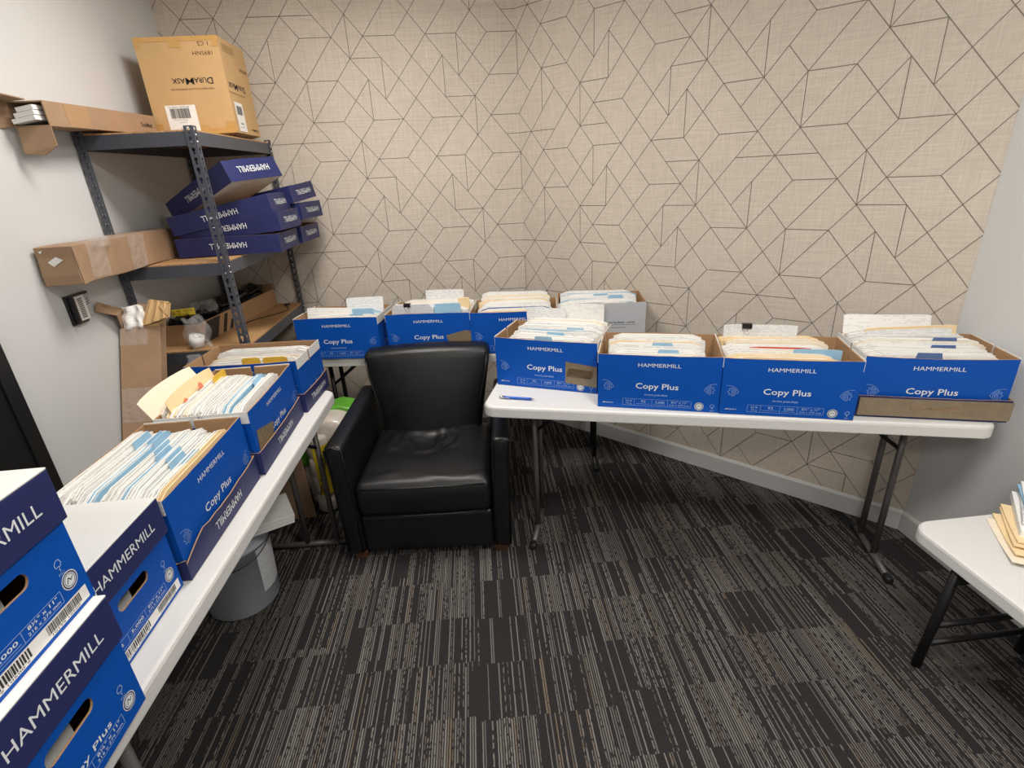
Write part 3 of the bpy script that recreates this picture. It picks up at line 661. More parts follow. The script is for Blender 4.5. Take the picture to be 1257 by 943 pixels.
def closed_carton(label, fr, z, rz, barcode, copyplus, group='closed blue paper cartons with lids'):
    """short end faces the room. fr = far corner of the facing end; local -y face = end"""
    W, D, H = .285, .45, .243
    x = fr[0] - cos(rz) * W / 2 - sin(rz) * D / 2; y = fr[1] - sin(rz) * W / 2 + cos(rz) * D / 2
    t = thing('carton', label, 'box', (x, y, z), rz, group)
    a, b = W / 2, D / 2
    # facing end with a stadium handle hole
    mb = MB(); hz, hw, hr = .118, .052, .0135
    rim = []
    for k in range(13): an = radians(-90 + 15 * k); rim.append((hw - hr + hr * cos(an), hz + hr * sin(an)))
    for k in range(13): an = radians(90 + 15 * k); rim.append((-hw + hr + hr * cos(an), hz + hr * sin(an)))
    n = len(rim); outer = []
    for (px, pz) in rim:
        dx, dz = px, pz - hz; k = min(a / abs(dx) if abs(dx) > 1e-6 else 1e9, ((H - hz) if dz > 0 else hz) / abs(dz) if abs(dz) > 1e-6 else 1e9); outer.append((dx * k, hz + dz * k))
    # insert the rectangle corners
    def ringq(yv, mat, flip=False):
        vs = [(p[0], yv, p[1]) for p in rim] + [(p[0], yv, p[1]) for p in outer]; fs = []
        for k in range(n):
            k2 = (k + 1) % n; fs.append((k, n + k, n + k2, k2))
        vs += [(a, yv, 0), (a, yv, H), (-a, yv, H), (-a, yv, 0)]
        base = 2 * n
        def side(p): return 0 if abs(p[0] - a) < 1e-5 else 1 if abs(p[1] - H) < 1e-5 else 2 if abs(p[0] + a) < 1e-5 else 3
        cor = {(3, 0): (0,), (0, 1): (1,), (1, 2): (2,), (2, 3): (3,), (2, 0): (3, 0), (0, 2): (1, 2)}
        for k in range(n):
            k2 = (k + 1) % n; s1, s2 = side(outer[k]), side(outer[k2])
            if (s1, s2) in cor: fs.append((n + k,) + tuple(base + c_ for c_ in cor[(s1, s2)]) + (n + k2,))
        mb.add(vs, fs, mat)
    ringq(-b, 'blue'); ringq(-b + .004, 'kraft')
    mb.add([(p[0], -b, p[1]) for p in rim] + [(p[0], -b + .004, p[1]) for p in rim], [(k, (k + 1) % n, (k + 1) % n + n, k + n) for k in range(n)], 'kraft')
    f = Face(mb, (-a, -b, 0), (1, 0, 0), (0, 0, 1), W, H * .66)
    end_print(f, barcode, copyplus)
    mb.build('end_panel', t)
    mb = MB()
    mb.box((-a, -b + .004, 0), (-a + .004, b, H), 'blue', faces={'+x': 'kraft'}); mb.box((a - .004, -b + .004, 0), (a, b, H), 'blue', faces={'-x': 'kraft'})
    mb.box((-a + .004, b - .004, 0), (a - .004, b, H), 'blue', faces={'-y': 'kraft'}); mb.box((-a + .004, -b + .004, 0), (a - .004, b - .004, .004), 'kraft')
    front_print(Face(mb, (a, -b, 0), (0, 1, 0), (0, 0, 1), D, BH)); front_print(Face(mb, (-a, b, 0), (0, -1, 0), (0, 0, 1), D, BH))
    mb.box((-.03, -b + .05, .05), (.05, b - .1, .19), 'whiteboard')
    mb.build('body', t)
    # lid on top
    A, B, h = a + .006, b + .006, .093; mb = MB(); z0 = H + .004 - h
    mb.box((-A, -B, H + .001), (A, B, H + .005), 'whiteboard')
    for lo, hi, fc in (((-A, -B, z0), (A, -B + .004, H + .001), '+y'), ((-A, B - .004, z0), (A, B, H + .001), '-y'), ((-A, -B + .004, z0), (-A + .004, B - .004, H + .001), '+x'), ((A - .004, -B + .004, z0), (A, B - .004, H + .001), '-x')): mb.box(lo, hi, 'navy', faces={fc: 'kraft', '-z': 'kraft'})
    Face(mb, (-A, -B, z0), (1, 0, 0), (0, 0, 1), 2 * A, h).text('HAMMERMILL', .19, .87, .36, .62, 'ink')
    Face(mb, (A, -B, z0), (0, 1, 0), (0, 0, 1), 2 * B, h).text('HAMMERMILL', .32, .68, .36, .62, 'ink')
    Face(mb, (-A, B, z0), (0, -1, 0), (0, 0, 1), 2 * B, h).text('HAMMERMILL', .32, .68, .36, .62, 'ink')
    ft = Face(mb, (-A, -B, H + .005), (1, 0, 0), (0, 1, 0), 2 * A, 2 * B); ft.poly([(.28, .25), (.3, .3), (.29, .36), (.27, .31)], 'hole'); ft.poly([(.6, .33), (.63, .34), (.61, .36)], 'hole')
    mb.build('lid', t, bevel=.0015)
    return t

# ------------------------------------------------------------------ files standing in a carton
def slab(mb, w_, h, t, mat, x0=0, y0=0, z0=0, bow=0, lean=0, topwave=0, curl=0, nx=10, nz=4, rnd=random, corner=.012, back=None):
    """upright sheet or stack of sheets; x across, z up, leaning back by lean, bowed by bow"""
    ph = rnd.uniform(0, 6)
    def P(u, v, s):
        x = x0 + (u - .5) * w_
        zt = h + topwave * sin(u * 5 + ph)
        cz = corner if (v > .99 and (u < .001 or u > .999)) else 0
        z = z0 + v * zt - cz
        y = y0 + s * t + bow * sin(pi * u) * v * v + lean * v + curl * (v ** 3)
        return (x, y, z)
    vs = []; fs = []
    for s in (0, 1):
        for j in range(nz + 1):
            for i in range(nx + 1): vs.append(P(i / nx, j / nz, s))
    q = (nx + 1) * (nz + 1); id_ = lambda s, i, j: s * q + j * (nx + 1) + i
    f0, f1, fe = [], [], []
    for j in range(nz):
        for i in range(nx):
            f0.append((id_(0, i, j), id_(0, i + 1, j), id_(0, i + 1, j + 1), id_(0, i, j + 1)))
            f1.append((id_(1, i + 1, j), id_(1, i, j), id_(1, i, j + 1), id_(1, i + 1, j + 1)))
        fe.append((id_(0, 0, j), id_(0, 0, j + 1), id_(1, 0, j + 1), id_(1, 0, j))); fe.append((id_(0, nx, j), id_(1, nx, j), id_(1, nx, j + 1), id_(0, nx, j + 1)))
    for i in range(nx):
        fe.append((id_(0, i, nz), id_(0, i + 1, nz), id_(1, i + 1, nz), id_(1, i, nz))); fe.append((id_(0, i, 0), id_(1, i, 0), id_(1, i + 1, 0), id_(0, i + 1, 0)))
    o = len(mb.v); mb.add(vs, f0 + f1, mat); k = mb.m(('edge' if mat in ('paper', 'paperf', 'paperg') else mat) if back is None else back)
    for f in fe: mb.f.append(tuple(a + o for a in f)); mb.mi.append(k); mb.sm.append(False)
PAL = {'w': ('paper', 'paperf'), 'f': ('paperf', 'paperf'), 'm': ('manila', 'paper'), 'c': ('cream', 'paper'), 'b': ('papblue', 'paper'), 'd': ('papdark', 'paper'), 'g': ('paperg', 'paper'), 'y': ('papyellow', 'paper')}
def file_bundle(kind, w_, h, th, rnd, lean=0, bow=0, curl=0):
    mb = MB(); a, b = PAL[kind]; n = 2 + int(th / .0075)
    y = 0; step = th / n
    for i in range(n):
        mat = a if i in (0, n - 1) else b
        hh = h * rnd.uniform(.955, 1.0) if i not in (n - 1,) else h
        ww = w_ if i in (0, n - 1) else w_ * rnd.uniform(.93, .985)
        slab(mb, ww, hh, step * .62, mat, x0=(w_ - ww) * rnd.uniform(-.5, .5), y0=y, bow=bow, lean=lean + rnd.uniform(-.002, .002), topwave=rnd.uniform(0, .0025), curl=curl, rnd=rnd)
        y += step
    return mb
def fill(box_thing, kinds, desc, group, W=BW, D=BD, H=BH, wmin=.34, wmax=.38, prot=(.004, .02), lean=.0, y0=None, y1=None, tabs=None, xoff=0, tabmat='papblue', seed=1, bowr=.006, grow=0.0):
    rnd = random.Random(seed); n = len(kinds)
    yA = -D / 2 + .012 if y0 is None else y0; yB = D / 2 - .02 if y1 is None else y1
    MW = box_thing.matrix_basis.copy(); step = (yB - yA) / n; names = {'w': 'white paper', 'f': 'white printed form', 'm': 'manila', 'c': 'cream paper', 'b': 'light blue', 'd': 'slate blue', 'g': 'grey-tinted paper', 'y': 'yellow'}
    for i, k in enumerate(kinds):
        w_ = rnd.uniform(wmin, wmax); h = H - .008 + rnd.uniform(*prot) + grow * i / n
        mb = file_bundle(k, w_, h, step * .86, rnd, lean=lean, bow=rnd.uniform(-bowr, bowr) * .35)
        o = mb.build('paper_file')
        slack = (W - .012 - w_) / 2; xx = max(-slack, min(slack, xoff + rnd.uniform(-.012, .012)))
        o.matrix_world = MW @ Matrix.Translation((xx, yA + i * step, .006))
        o['label'] = '%s file standing in %s' % (names[k], desc); o['category'] = 'file'; o['group'] = group + ', ' + names[k]
        if tabs and k in 'wbfg' and rnd.random() < tabs:
            tb = MB(); tx = rnd.uniform(-.1, .5) * (w_ - .12)
            tb.hexa([(tx - .045, -.0008 , h - .03), (tx + .045, -.0008, h - .03), (tx + .045, .0006, h - .03), (tx - .045, .0006, h - .03), (tx - .036, -.0008 + lean, h + .006), (tx + .036, -.0008 + lean, h + .006), (tx + .036, .0006 + lean, h + .006), (tx - .036, .0006 + lean, h + .006)], tabmat)
            q = tb.build('tab', o); q['label'] = ('light blue' if tabmat == 'papblue' else 'slate blue' if tabmat == 'papdark' else 'yellow') + ' index tab'
def loose(box_thing, label, mat, w_, h, t, x, y, z, lean=0, bow=0, curl=0, rotz=0, roty=0, name='paper_sheet', cat='paper', back=None, nx=10, corner=.003):
    mb = MB(); slab(mb, w_, h, t, mat, lean=lean, bow=bow, curl=curl, back=back, nx=nx, corner=corner)
    o = mb.build(name); o['label'] = label; o['category'] = cat
    o.matrix_world = box_thing.matrix_basis @ Matrix.Translation((x, y, z)) @ Euler((0, roty, rotz)).to_matrix().to_4x4()
    return o
def binder_clip(label, Mw):
    t = thing('binder_clip', label, 'clip'); t.matrix_world = Mw
    mb = MB(); mb.hexa([(-.018, -.009, -.016), (.018, -.009, -.016), (.018, -.003, 0), (-.018, -.003, 0), (-.018, -.010, -.015), (.018, -.010, -.015), (.018, -.005, .001), (-.018, -.005, .001)], 'blackplastic')
    mb.box((-.018, -.006, -.002), (.018, .012, .002), 'blackplastic'); mb.box((-.018, .010, -.016), (.018, .012, 0), 'blackplastic'); mb.box((-.018, -.011, -.016), (.018, -.0095, .001), 'blackplastic'); mb.build('clamp', t)
    mb = MB(); mb.tube([(-.006, -.011, -.014), (-.010, -.016, -.032), (0, -.018, -.040), (.010, -.016, -.032), (.006, -.011, -.014)], .0011, 'chrome', 6); mb.build('wire_handle', t)
    return t

def tapes(t, O, ex, ey, W, H, off, label, pieces, name='packing_tape'):
    for p in pieces:
        mb = MB(); Face(mb, O, ex, ey, W, H, off).poly(p[1:], p[0]); mb.build(name, t)['label'] = label
def rc(m, a0, a1, b0, b1): return (m, (a0, b0), (a1, b0), (a1, b1), (a0, b1))
ZT = .7415
A1 = -0.335
def t1(s, t): return (T1[0] + cos(T1A) * s - sin(T1A) * t, T1[1] + sin(T1A) * s + cos(T1A) * t)
R = radians
# --- right table
b1 = open_carton('open blue carton at the left end of the right table, tape patch on its front', (.099, 2.168), ZT, R(-26.2), tapes=[('tape', (.70, .17), (1.0, .12), (1.0, .54), (.705, .60)), ('tapekraft', (.71, .30), (.95, .28), (.97, .44), (.73, .48))], group=None)
b2 = open_carton('open blue carton second from left on the right table, lowest-standing files', (.478, 1.846), ZT, R(-19.4), group=None)
b3 = open_carton('open blue carton third from left on the right table, mostly manila files', (.905, 1.691), ZT, R(-18.9), group=None)
tr4 = tray('navy carton lid under the rightmost carton, wrapped in brown tape', (1.362, 1.577), ZT, R(-18.4), taped=True, group=None)
b4 = open_carton('open blue carton at the right end of the right table, standing in a taped lid', (1.369, 1.587), ZT + .0035, R(-18.4), group=None, sag=-.006)
# --- back table
A2 = R(-9.3)
ba = open_carton('open blue carton at the left end of the back table, loose white papers on top', (-.932, 2.757), ZT, R(-9.6), group=None, sag=.004)
bb_ = open_carton('open blue carton second from left on the back table, brown tape on its right', (-.447, 2.712), ZT, R(-9.6), group=None, tapes=[('tape', (.73, .30), (1.0, .26), (1.0, .56), (.93, .58), (.70, .46))], sag=.002)
bc = open_carton('open blue carton third from left on the back table, packed with manila and white files', (-.002, 2.625), ZT, R(-8.6), group=None)
bd = open_carton('open grey-white carton at the right end of the back table', (.452, 2.575), ZT, R(-10.0), W=.445, D=.268, H=.246, out='greyboard', printed=False, trims=(False, False), group=None)
# --- left table
trC = tray('navy carton lid under the nearest open carton of the left table, torn corner', (-.729, 1.064), ZT, R(89.8), torn=True, group=None)
bC = open_carton('open blue carton nearest the viewer on the left table, white files with blue tabs', (-.737, 1.070), ZT + .0035, R(89.8), group=None, trims=(True, True))
trB = tray('navy carton lid under the middle open carton of the left table', (-.715, 1.545), ZT, R(90.4), group=None)
bB = open_carton('open blue carton in the middle of the left table, tape patch and curling papers', (-.722, 1.551), ZT + .0035, R(90.4), group=None, tapes=[('tape', (.03, .24), (.30, .14), (.37, .5), (.05, .66))])
frA = (-.706, 2.032); rA = R(-3.8)
trA = tray('navy carton lid under the farthest open carton of the left table', (frA[0] - cos(rA) * LW, frA[1] - sin(rA) * LW), ZT, rA, group=None)
bA = open_carton('open blue carton farthest on the left table, short end with white torn top', (frA[0] - .008 - cos(rA) * BW, frA[1] + .006 - sin(rA) * BW), ZT + .0035, rA, group=None, trims=(False, True))
# closed ones
cD = closed_carton('closed blue carton beside the two-carton stack, white lid top', (-.744, 1.052), ZT, R(90), True, False, group=None)
cE = closed_carton('closed blue carton at the bottom of the two-carton stack in the left foreground', (-.668, .746), ZT, R(90), False, True, group=None)
cF = closed_carton('closed blue carton on top of the stack in the left foreground', (-.681, .757), ZT + .2485, R(90), True, False, group=None)

# --- files
fill(b1, 'wwfwbwwfwcw', 'the leftmost carton of the right table', 'files in right table carton one', tabs=.35, seed=11, wmin=.35, wmax=.38, xoff=.02, grow=.02, prot=(.002, .012))
loose(b1, 'white letter sheet with printed text standing tall between two cartons, right table left end', 'paper', .2, .30, .001, .10, .128, .02, lean=-.012, nx=6)
loose(b1, 'white envelope with printed address at the back of the leftmost carton', 'paperf', .19, .285, .001, -.07, .122, .01, lean=-.01, nx=6)
fill(b2, 'wcwwwwmwwwww', 'the second carton of the right table', 'files in right table carton two', tabs=.12, seed=12, wmin=.345, wmax=.37, prot=(-.012, .004), xoff=-.01, grow=.012)
fill(b3, 'mmcwcwbwcmwmm', 'the third carton of the right table', 'files in right table carton three', tabs=0, seed=13, wmin=.33, wmax=.37, prot=(-.004, .008), xoff=-.028, grow=.012)
loose(b3, 'red-edged folder in the middle of the manila files, third carton of right table', 'papred', .21, .2265, .0012, -.02, -.035, .006, nx=6)
loose(b3, 'light blue folder showing at the right of the manila files', 'papblue', .16, .229, .004, .1, -.06, .006, nx=6)
lf = loose(b3, 'white sheet bundle rising under a black clip, third carton of right table', 'paperf', .27, .27, .003, -.065, .112, .006, nx=6)
binder_clip('black binder clip on the raised white sheets, third carton of right table', lf.matrix_world @ Matrix.Translation((-.05, 0, .272)))
fill(b4, 'wwwwwwcwwgww', 'the rightmost carton of the right table', 'files in right table carton four', tabs=.5, tabmat='papdark', seed=14, wmin=.38, wmax=.415, prot=(.0, .012), xoff=-.01, grow=.012)
loose(b4, 'large white envelope bulging up at the back left of the rightmost carton', 'paper', .30, .285, .004, -.065, .1, .01, lean=.035, bow=-.01, curl=.02)
loose(b4, 'long manila-edged envelope tilted at the back of the rightmost carton', 'manila', .30, .25, .003, .01, .085, .015, roty=-.06, lean=.01, back='paper')
loose(b4, 'white form with a small window leaning in the rightmost carton', 'paperf', .28, .245, .002, .0, .077, .012, roty=-.05, lean=.008)
fill(ba, 'wfwwwwbwww', 'the leftmost carton of the back table', 'files in back table carton one', tabs=.2, seed=15, wmin=.36, wmax=.39, prot=(-.03, -.01), grow=.02)
loose(ba, 'white sheet with a framed heading leaning in the leftmost back carton', 'paper', .25, .25, .001, -.075, -.085, .004, lean=.055, roty=.03)
loose(ba, 'white letter bundle standing high at the right of the leftmost back carton', 'paperf', .21, .275, .006, .1, .02, .006, lean=.06, roty=-.02)
loose(ba, 'light blue slip lying among white papers, leftmost back carton', 'papblue', .12, .235, .001, .11, -.03, .004, lean=.02)
fill(bb_, 'wwbfwcwwcw', 'the second carton of the back table', 'files in back table carton two', tabs=.45, seed=16, wmin=.36, wmax=.40, prot=(.004, .02), y0=-.07, grow=.014, xoff=.01)
lg = loose(bb_, 'grey-white report clipped at its top, front of the second back carton', 'paperg', .225, .262, .012, -.085, -.115, .004, lean=.012, bow=-.006, corner=.03, back='paper')
binder_clip('black binder clip on the grey-white report, second back carton', lg.matrix_world @ Matrix.Translation((-.025, .014, .264)))
loose(bb_, 'light blue stapled leaflets fanned at the front right of the second back carton', 'papblue', .14, .255, .006, .1, -.10, .004, lean=.02)
loose(bb_, 'tall white lined sheet rising at the back of the second back carton', 'paperf', .215, .29, .003, .05, .1, .006, roty=.01)
loose(bb_, 'manila folder edge standing at the far right of the second back carton', 'manila', .06, .27, .01, .18, -.03, .006, nx=4)
fill(bc, 'mwdfwwmmwcww', 'the third carton of the back table', 'files in back table carton three', tabs=.12, tabmat='papdark', seed=17, wmin=.35, wmax=.395, prot=(-.003, .010), xoff=.0, grow=.045)
fill(bd, 'wbwwbwwwbww', 'the grey-white carton of the back table', 'files in back table carton four', W=.445, D=.268, H=.246, tabs=.5, seed=18, wmin=.36, wmax=.40, prot=(-.012, .004), xoff=-.01, grow=.02)
loose(bd, 'crumpled white sheet hanging over the front of the grey-white carton', 'paper', .235, .21, .0012, -.105, -.1385, .045, lean=-.004, bow=-.006, curl=-.004)
fill(bC, 'mwwfwbwwwbwwwww', 'the nearest open carton of the left table', 'files in left table carton near', tabs=.75, seed=19, wmin=.34, wmax=.40, prot=(-.012, .006), lean=.004, xoff=-.01, grow=.012)
fill(bB, 'wwbwwwwwcwmc', 'the middle open carton of the left table', 'files in left table carton middle', tabs=.3, seed=20, wmin=.33, wmax=.37, prot=(.0, .014), lean=.012, xoff=-.03, grow=.01, bowr=.02)
loose(bB, 'cream printed form curling out at the back left of the middle carton', 'cream', .34, .275, .002, -.05, .10, .006, lean=.025, curl=.05, bow=.02)
mf = loose(bB, 'manila folder with salmon stickers curving in the middle carton', 'manila', .32, .262, .0015, -.03, .072, .006, lean=.02, curl=.02, bow=.015)
for sx, sz in ((.03, .235), (-.08, .222)):
    mb = MB(); mb.lathe([(0, 0), (.016, 0)], 'orange', 16, T=Matrix.Translation((sx, .020 + .0, sz)) @ Matrix.Rotation(pi / 2 - .22, 4, 'X')); q = mb.build('sticker', mf); q['label'] = 'round salmon sticker'
loose(bB, 'yellow checked folder corner showing in the middle carton', 'papyellow', .10, .250, .002, .09, .05, .006, lean=.015)
fill(bA, 'wwfwcwwww', 'the farthest carton of the left table', 'files in left table carton far', tabs=.0, seed=21, wmin=.38, wmax=.41, prot=(-.035, -.02), xoff=.01, grow=.025)
for xx, lb, w_ in ((.13, 'larger right', .10), (.03, 'smaller left', .075)):
    loose(bA, '%s of two yellow tab cards in the farthest left carton' % lb, 'papyellow', w_, .2275, .0015, xx, -.108 + (.0 if xx > .1 else .004), .006, nx=6, corner=.006)

# ------------------------------------------------------------------ pen on the right table
def pen():
    p0 = Vector((.095, 2.009, ZT + .0065)); p1 = Vector((.241, 1.952, ZT + .0065)); d = (p1 - p0)
    t = thing('ballpoint_pen', 'blue and silver ballpoint pen lying near the left end of the right table', 'pen', tuple(p0), atan2(d.y, d.x)); L = d.length
    Tm = Matrix.Rotation(pi / 2, 4, 'Y')
    mb = MB(); mb.lathe([(0, .02), (.0052, .02), (.0055, .03), (.0055, L - .03), (.0048, L - .018), (0, L - .018)], 'penblue', 14, T=Tm); mb.build('barrel', t)
    mb = MB(); mb.lathe([(0, L - .018), (.0046, L - .018), (.0012, L - .002), (0, L)], 'chrome', 12, T=Tm); mb.build('tip', t)
    mb = MB(); mb.lathe([(0, 0), (.004, .001), (.0058, .006), (.0058, .02), (0, .02)], 'chrome', 12, T=Tm); mb.box((.006, -.0065, -.0015), (.045, -.0052, .0015), 'chrome'); mb.build('clip', t)
pen()

# ------------------------------------------------------------------ armchair
def armchair():
    t = thing('armchair', 'black leather armchair with a creased seat standing between the tables', 'armchair', (-.268, 1.937, 0), R(-4.2))
    def arm(s):
        mb = MB()
        def df(v):
            x, y, z = v
            yy = y + .36; k = max(0, min(1, yy / .7))
            zz = (z + .275) / .55
            top = .60 + .008 * k; z2 = .04 + zz * (top - .04)
            x2 = x * (1.05 if zz > .93 and yy < .1 else 1) + s * (.02 * zz ** 2)
            if yy < .06: y += -.008 * sin(pi * min(1, zz * 1.05)) 
            return (x2, y, z2)
        mb.rbox((.040, .345, .275), .022, 'leather', (2, 14, 14), 3, df, center=(s * .335, .345, 0))
        o = mb.build('armrest', t)
        # welt piping on the front face of the arm
        w_ = MB(); x0 = s * .335; pts = [(x0 - .033 + s * .002, -.001, .06), (x0 - .033 + s * .012, -.003, .5), (x0 - .036 + s * .02, .0, .585), (x0 + s * .02, -.002, .600), (x0 + .036 + s * .02, .0, .585), (x0 + .034 + s * .012, -.003, .5), (x0 + .033 + s * .002, -.001, .06)]
        w_.tube(pts, .0042, 'leather', 8); w_.build('piping', o)
        return o
    arm(-1); arm(1)
    mb = MB(); mb.rbox((.298, .33, .098), .018, 'leather', (10, 6, 4), 3, lambda v: (v.x, v.y - (.006 * cos(v.x * 5) if v.y < -.3 else 0), v.z), center=(0, .345, .14)); mb.build('seat_base', t)
    def seat(v):
        x, y, z = v; u = x / .3; q = y / .29
        up = max(0, z / .08)
        crown = .022 * (1 - min(1, abs(u)) ** 4) * (1 - min(1, abs(q)) ** 4)
        dip = -.03 * math.exp(-((x + .0) ** 2 / .02 + (y - .08) ** 2 / .018))
        wr = 0
        r1 = sqrt((x + .03) ** 2 + (y - .10) ** 2); a = atan2(y - .10, x + .03)
        wr += .013 * math.exp(-((r1 - .10 - .02 * sin(a * 3)) / .016) ** 2) + .008 * math.exp(-((r1 - .155 - .02 * sin(a * 2 + 1)) / .014) ** 2) * (y > .0) + .011 * math.exp(-((x - .035 - .06 * (y - .1)) / .010) ** 2) * math.exp(-((y - .12) / .11) ** 2)
        wr += .005 * math.exp(-((y + .235 + .02 * sin(x * 12)) / .012) ** 2) * (.5 + .5 * sin(x * 30)) + .004 * sin(x * 22 + y * 9) * math.exp(-((y - .22) / .05) ** 2)
        wr += .009 * math.exp(-((y - .17 - .35 * x) / .011) ** 2) * math.exp(-((x - .1) / .12) ** 2) + .007 * math.exp(-((y - .21 + .25 * x) / .011) ** 2) * math.exp(-((x - .08) / .1) ** 2)
        z2 = z + (crown + dip + wr) * up
        y2 = y - (.012 * (1 - abs(z / .08) ** 2) if y < -.25 else 0)
        return (x, y2, z2)
    mb = MB(); mb.rbox((.295, .285, .082), (.03, .03, .03), 'leather', (34, 34, 4), 4, seat, center=(0, .29, .318)); so = mb.build('seat_cushion', t)
    mb = MB(); mb.tube([(-.27, .0, .385), (-.1, -.008, .388), (.1, -.008, .388), (.27, .0, .385)], .004, 'leather', 8); mb.build('piping', so); mb = MB(); mb.tube([(-.275, .0, .248), (-.1, -.008, .246), (.1, -.008, .246), (.275, .0, .248)], .004, 'leather', 8); mb.build('piping', so)
    def back(v):
        x, y, z = v; k = (z + .31) / .62      # 0 bottom .. 1 top
        wtop = .745 + .245 * min(1, max(0, (k - .05) / .8)) ** 1.2
        x2 = x * wtop
        y2 = y + .10 * k - .05 * (1 - (x / .34) ** 2) * max(0, 1 - k) * .4
        z2 = z + .018 * (1 - (x / .34) ** 2) * k
        if y < 0: y2 -= .03 * (1 - min(1, abs(x / .33)) ** 3) * sin(pi * min(1, max(0, k * 1.0)))
        if k > .9: y2 += .02 * (k - .9) / .1
        return (x2, y2, z2)
    mb = MB(); mb.rbox((.325, .055, .272), (.025, .03, .03), 'leather', (16, 3, 16), 4, back, center=(-.016, .565, .536)); bo = mb.build('backrest', t)
    for s in (-1, 1):
        mb = MB(); mb.tube([(s * .238 - .016, .512, .40), (s * .262 - .016, .532, .55), (s * .297 - .016, .562, .70), (s * .31 - .016, .588, .775)], .0045, 'leather', 8); mb.build('piping', bo)
    for x_, y_ in ((-.325, .05), (.325, .05), (-.32, .62), (.32, .62)):
        mb = MB(); mb.hexa([(x_ - .026, y_ - .026, .001), (x_ + .026, y_ - .026, .001), (x_ + .026, y_ + .026, .001), (x_ - .026, y_ + .026, .001), (x_ - .032, y_ - .032, .043), (x_ + .032, y_ - .032, .043), (x_ + .032, y_ + .032, .043), (x_ - .032, y_ + .032, .043)], 'wood'); mb.build('leg', t, bevel=.003)['label'] = 'brown wooden block foot'
armchair()

# ------------------------------------------------------------------ steel shelving
SX0, SX1, SY0, SY1 = -1.502, -1.045, 2.42, 3.352
def post_plate(mb, A, U, z0, z1, w_, N):
    """perforated flange: from corner A along U, keyhole slots every 38 mm"""
    A = Vector(A); U = Vector(U); p = .038; n = int((z1 - z0) / p); z = z0; Z = Vector((0, 0, 1))
    for k in range(n + 1):
        h = min(p, z1 - z)
        if h < p * .9: mb.quad([tuple(A + Z * z), tuple(A + U * w_ + Z * z), tuple(A + U * w_ + Z * (z + h)), tuple(A + Z * (z + h))], 'steel'); break
        hole = [(.5, .15), (.62, .3), (.58, .5), (.72, .62), (.66, .84), (.5, .9), (.34, .84), (.28, .62), (.42, .5), (.38, .3)]
        out = [(.5, 0), (1, 0), (1, .5), (1, .6), (1, 1), (.5, 1), (0, 1), (0, .6), (0, .5), (0, 0)]
        hv = [tuple(A + U * (w_ * a) + Z * (z + b * p)) for a, b in hole]; ov = [tuple(A + U * (w_ * a) + Z * (z + b * p)) for a, b in out]
        m = len(hole); mb.add(hv + ov, [(i, (i + 1) % m, m + (i + 1) % m, m + i) for i in range(m)], 'steel'); z += p
def shelving():
    t = thing('shelving_unit', 'grey steel shelving unit with chipboard shelves in the left back corner', 'shelf', ((SX0 + SX1) / 2, (SY0 + SY1) / 2, 0))
    cx_, cy_ = (SX0 + SX1) / 2, (SY0 + SY1) / 2; hx, hy = (SX1 - SX0) / 2, (SY1 - SY0) / 2; H = 1.862
    for sx in (-1, 1):
        for sy in (-1, 1):
            mb = MB(); c = (sx * hx, sy * hy, 0)
            post_plate(mb, c, (-sx, 0, 0), .003, H, .034, None); post_plate(mb, c, (0, -sy, 0), .003, H, .034, None)
            po = mb.build('post', t, solid=.002)
            for zz in (1.848, 1.32, .93, .45):
                for dz in (-.018, -.043):
                    for (ax, off) in (('x', 0), ('y', 0)):
                        m2 = MB(); T_ = Matrix.Translation((c[0] - sx * .015, c[1] + sy * .001, zz + dz)) @ Matrix.Rotation(-sy * -pi / 2, 4, 'X') if ax == 'x' else Matrix.Translation((c[0] + sx * .001, c[1] - sy * .015, zz + dz)) @ Matrix.Rotation(sx * pi / 2, 4, 'Y')
                        if (ax == 'x' and sy > 0) or (ax == 'y' and sx < 0) or (sx < 0 and zz < 1.3): continue
                        m2.lathe([(0, .0035), (.003, .003), (.0052, .0005), (.0052, -.001)], 'bolt', 10, T=T_); m2.build('rivet', po)
    for zz in (1.848, 1.325, .93, .45):
        mb = MB(); mb.box((-hx + .004, -hy + .004, zz - .009), (hx - .004, hy - .004, zz + .003), 'board'); b = mb.build('shelf_board', t)
        for lo, hi in (((-hx + .003, -hy + .0025, zz - .056), (hx - .003, -hy + .005, zz - .003)), ((-hx + .003, hy - .005, zz - .056), (hx - .003, hy - .0025, zz - .003)), ((-hx + .0025, -hy + .005, zz - .056), (-hx + .005, hy - .005, zz - .003)), ((hx - .005, -hy + .005, zz - .056), (hx - .0025, hy - .005, zz - .003))):
            mb = MB(); mb.box(lo, hi, 'steel'); mb.build('beam', t)
        mb = MB(); mb.box((-hx + .006, -.02, zz - .03), (hx - .006, .02, zz - .0095), 'steel'); mb.build('crossbar', t)
shelving()

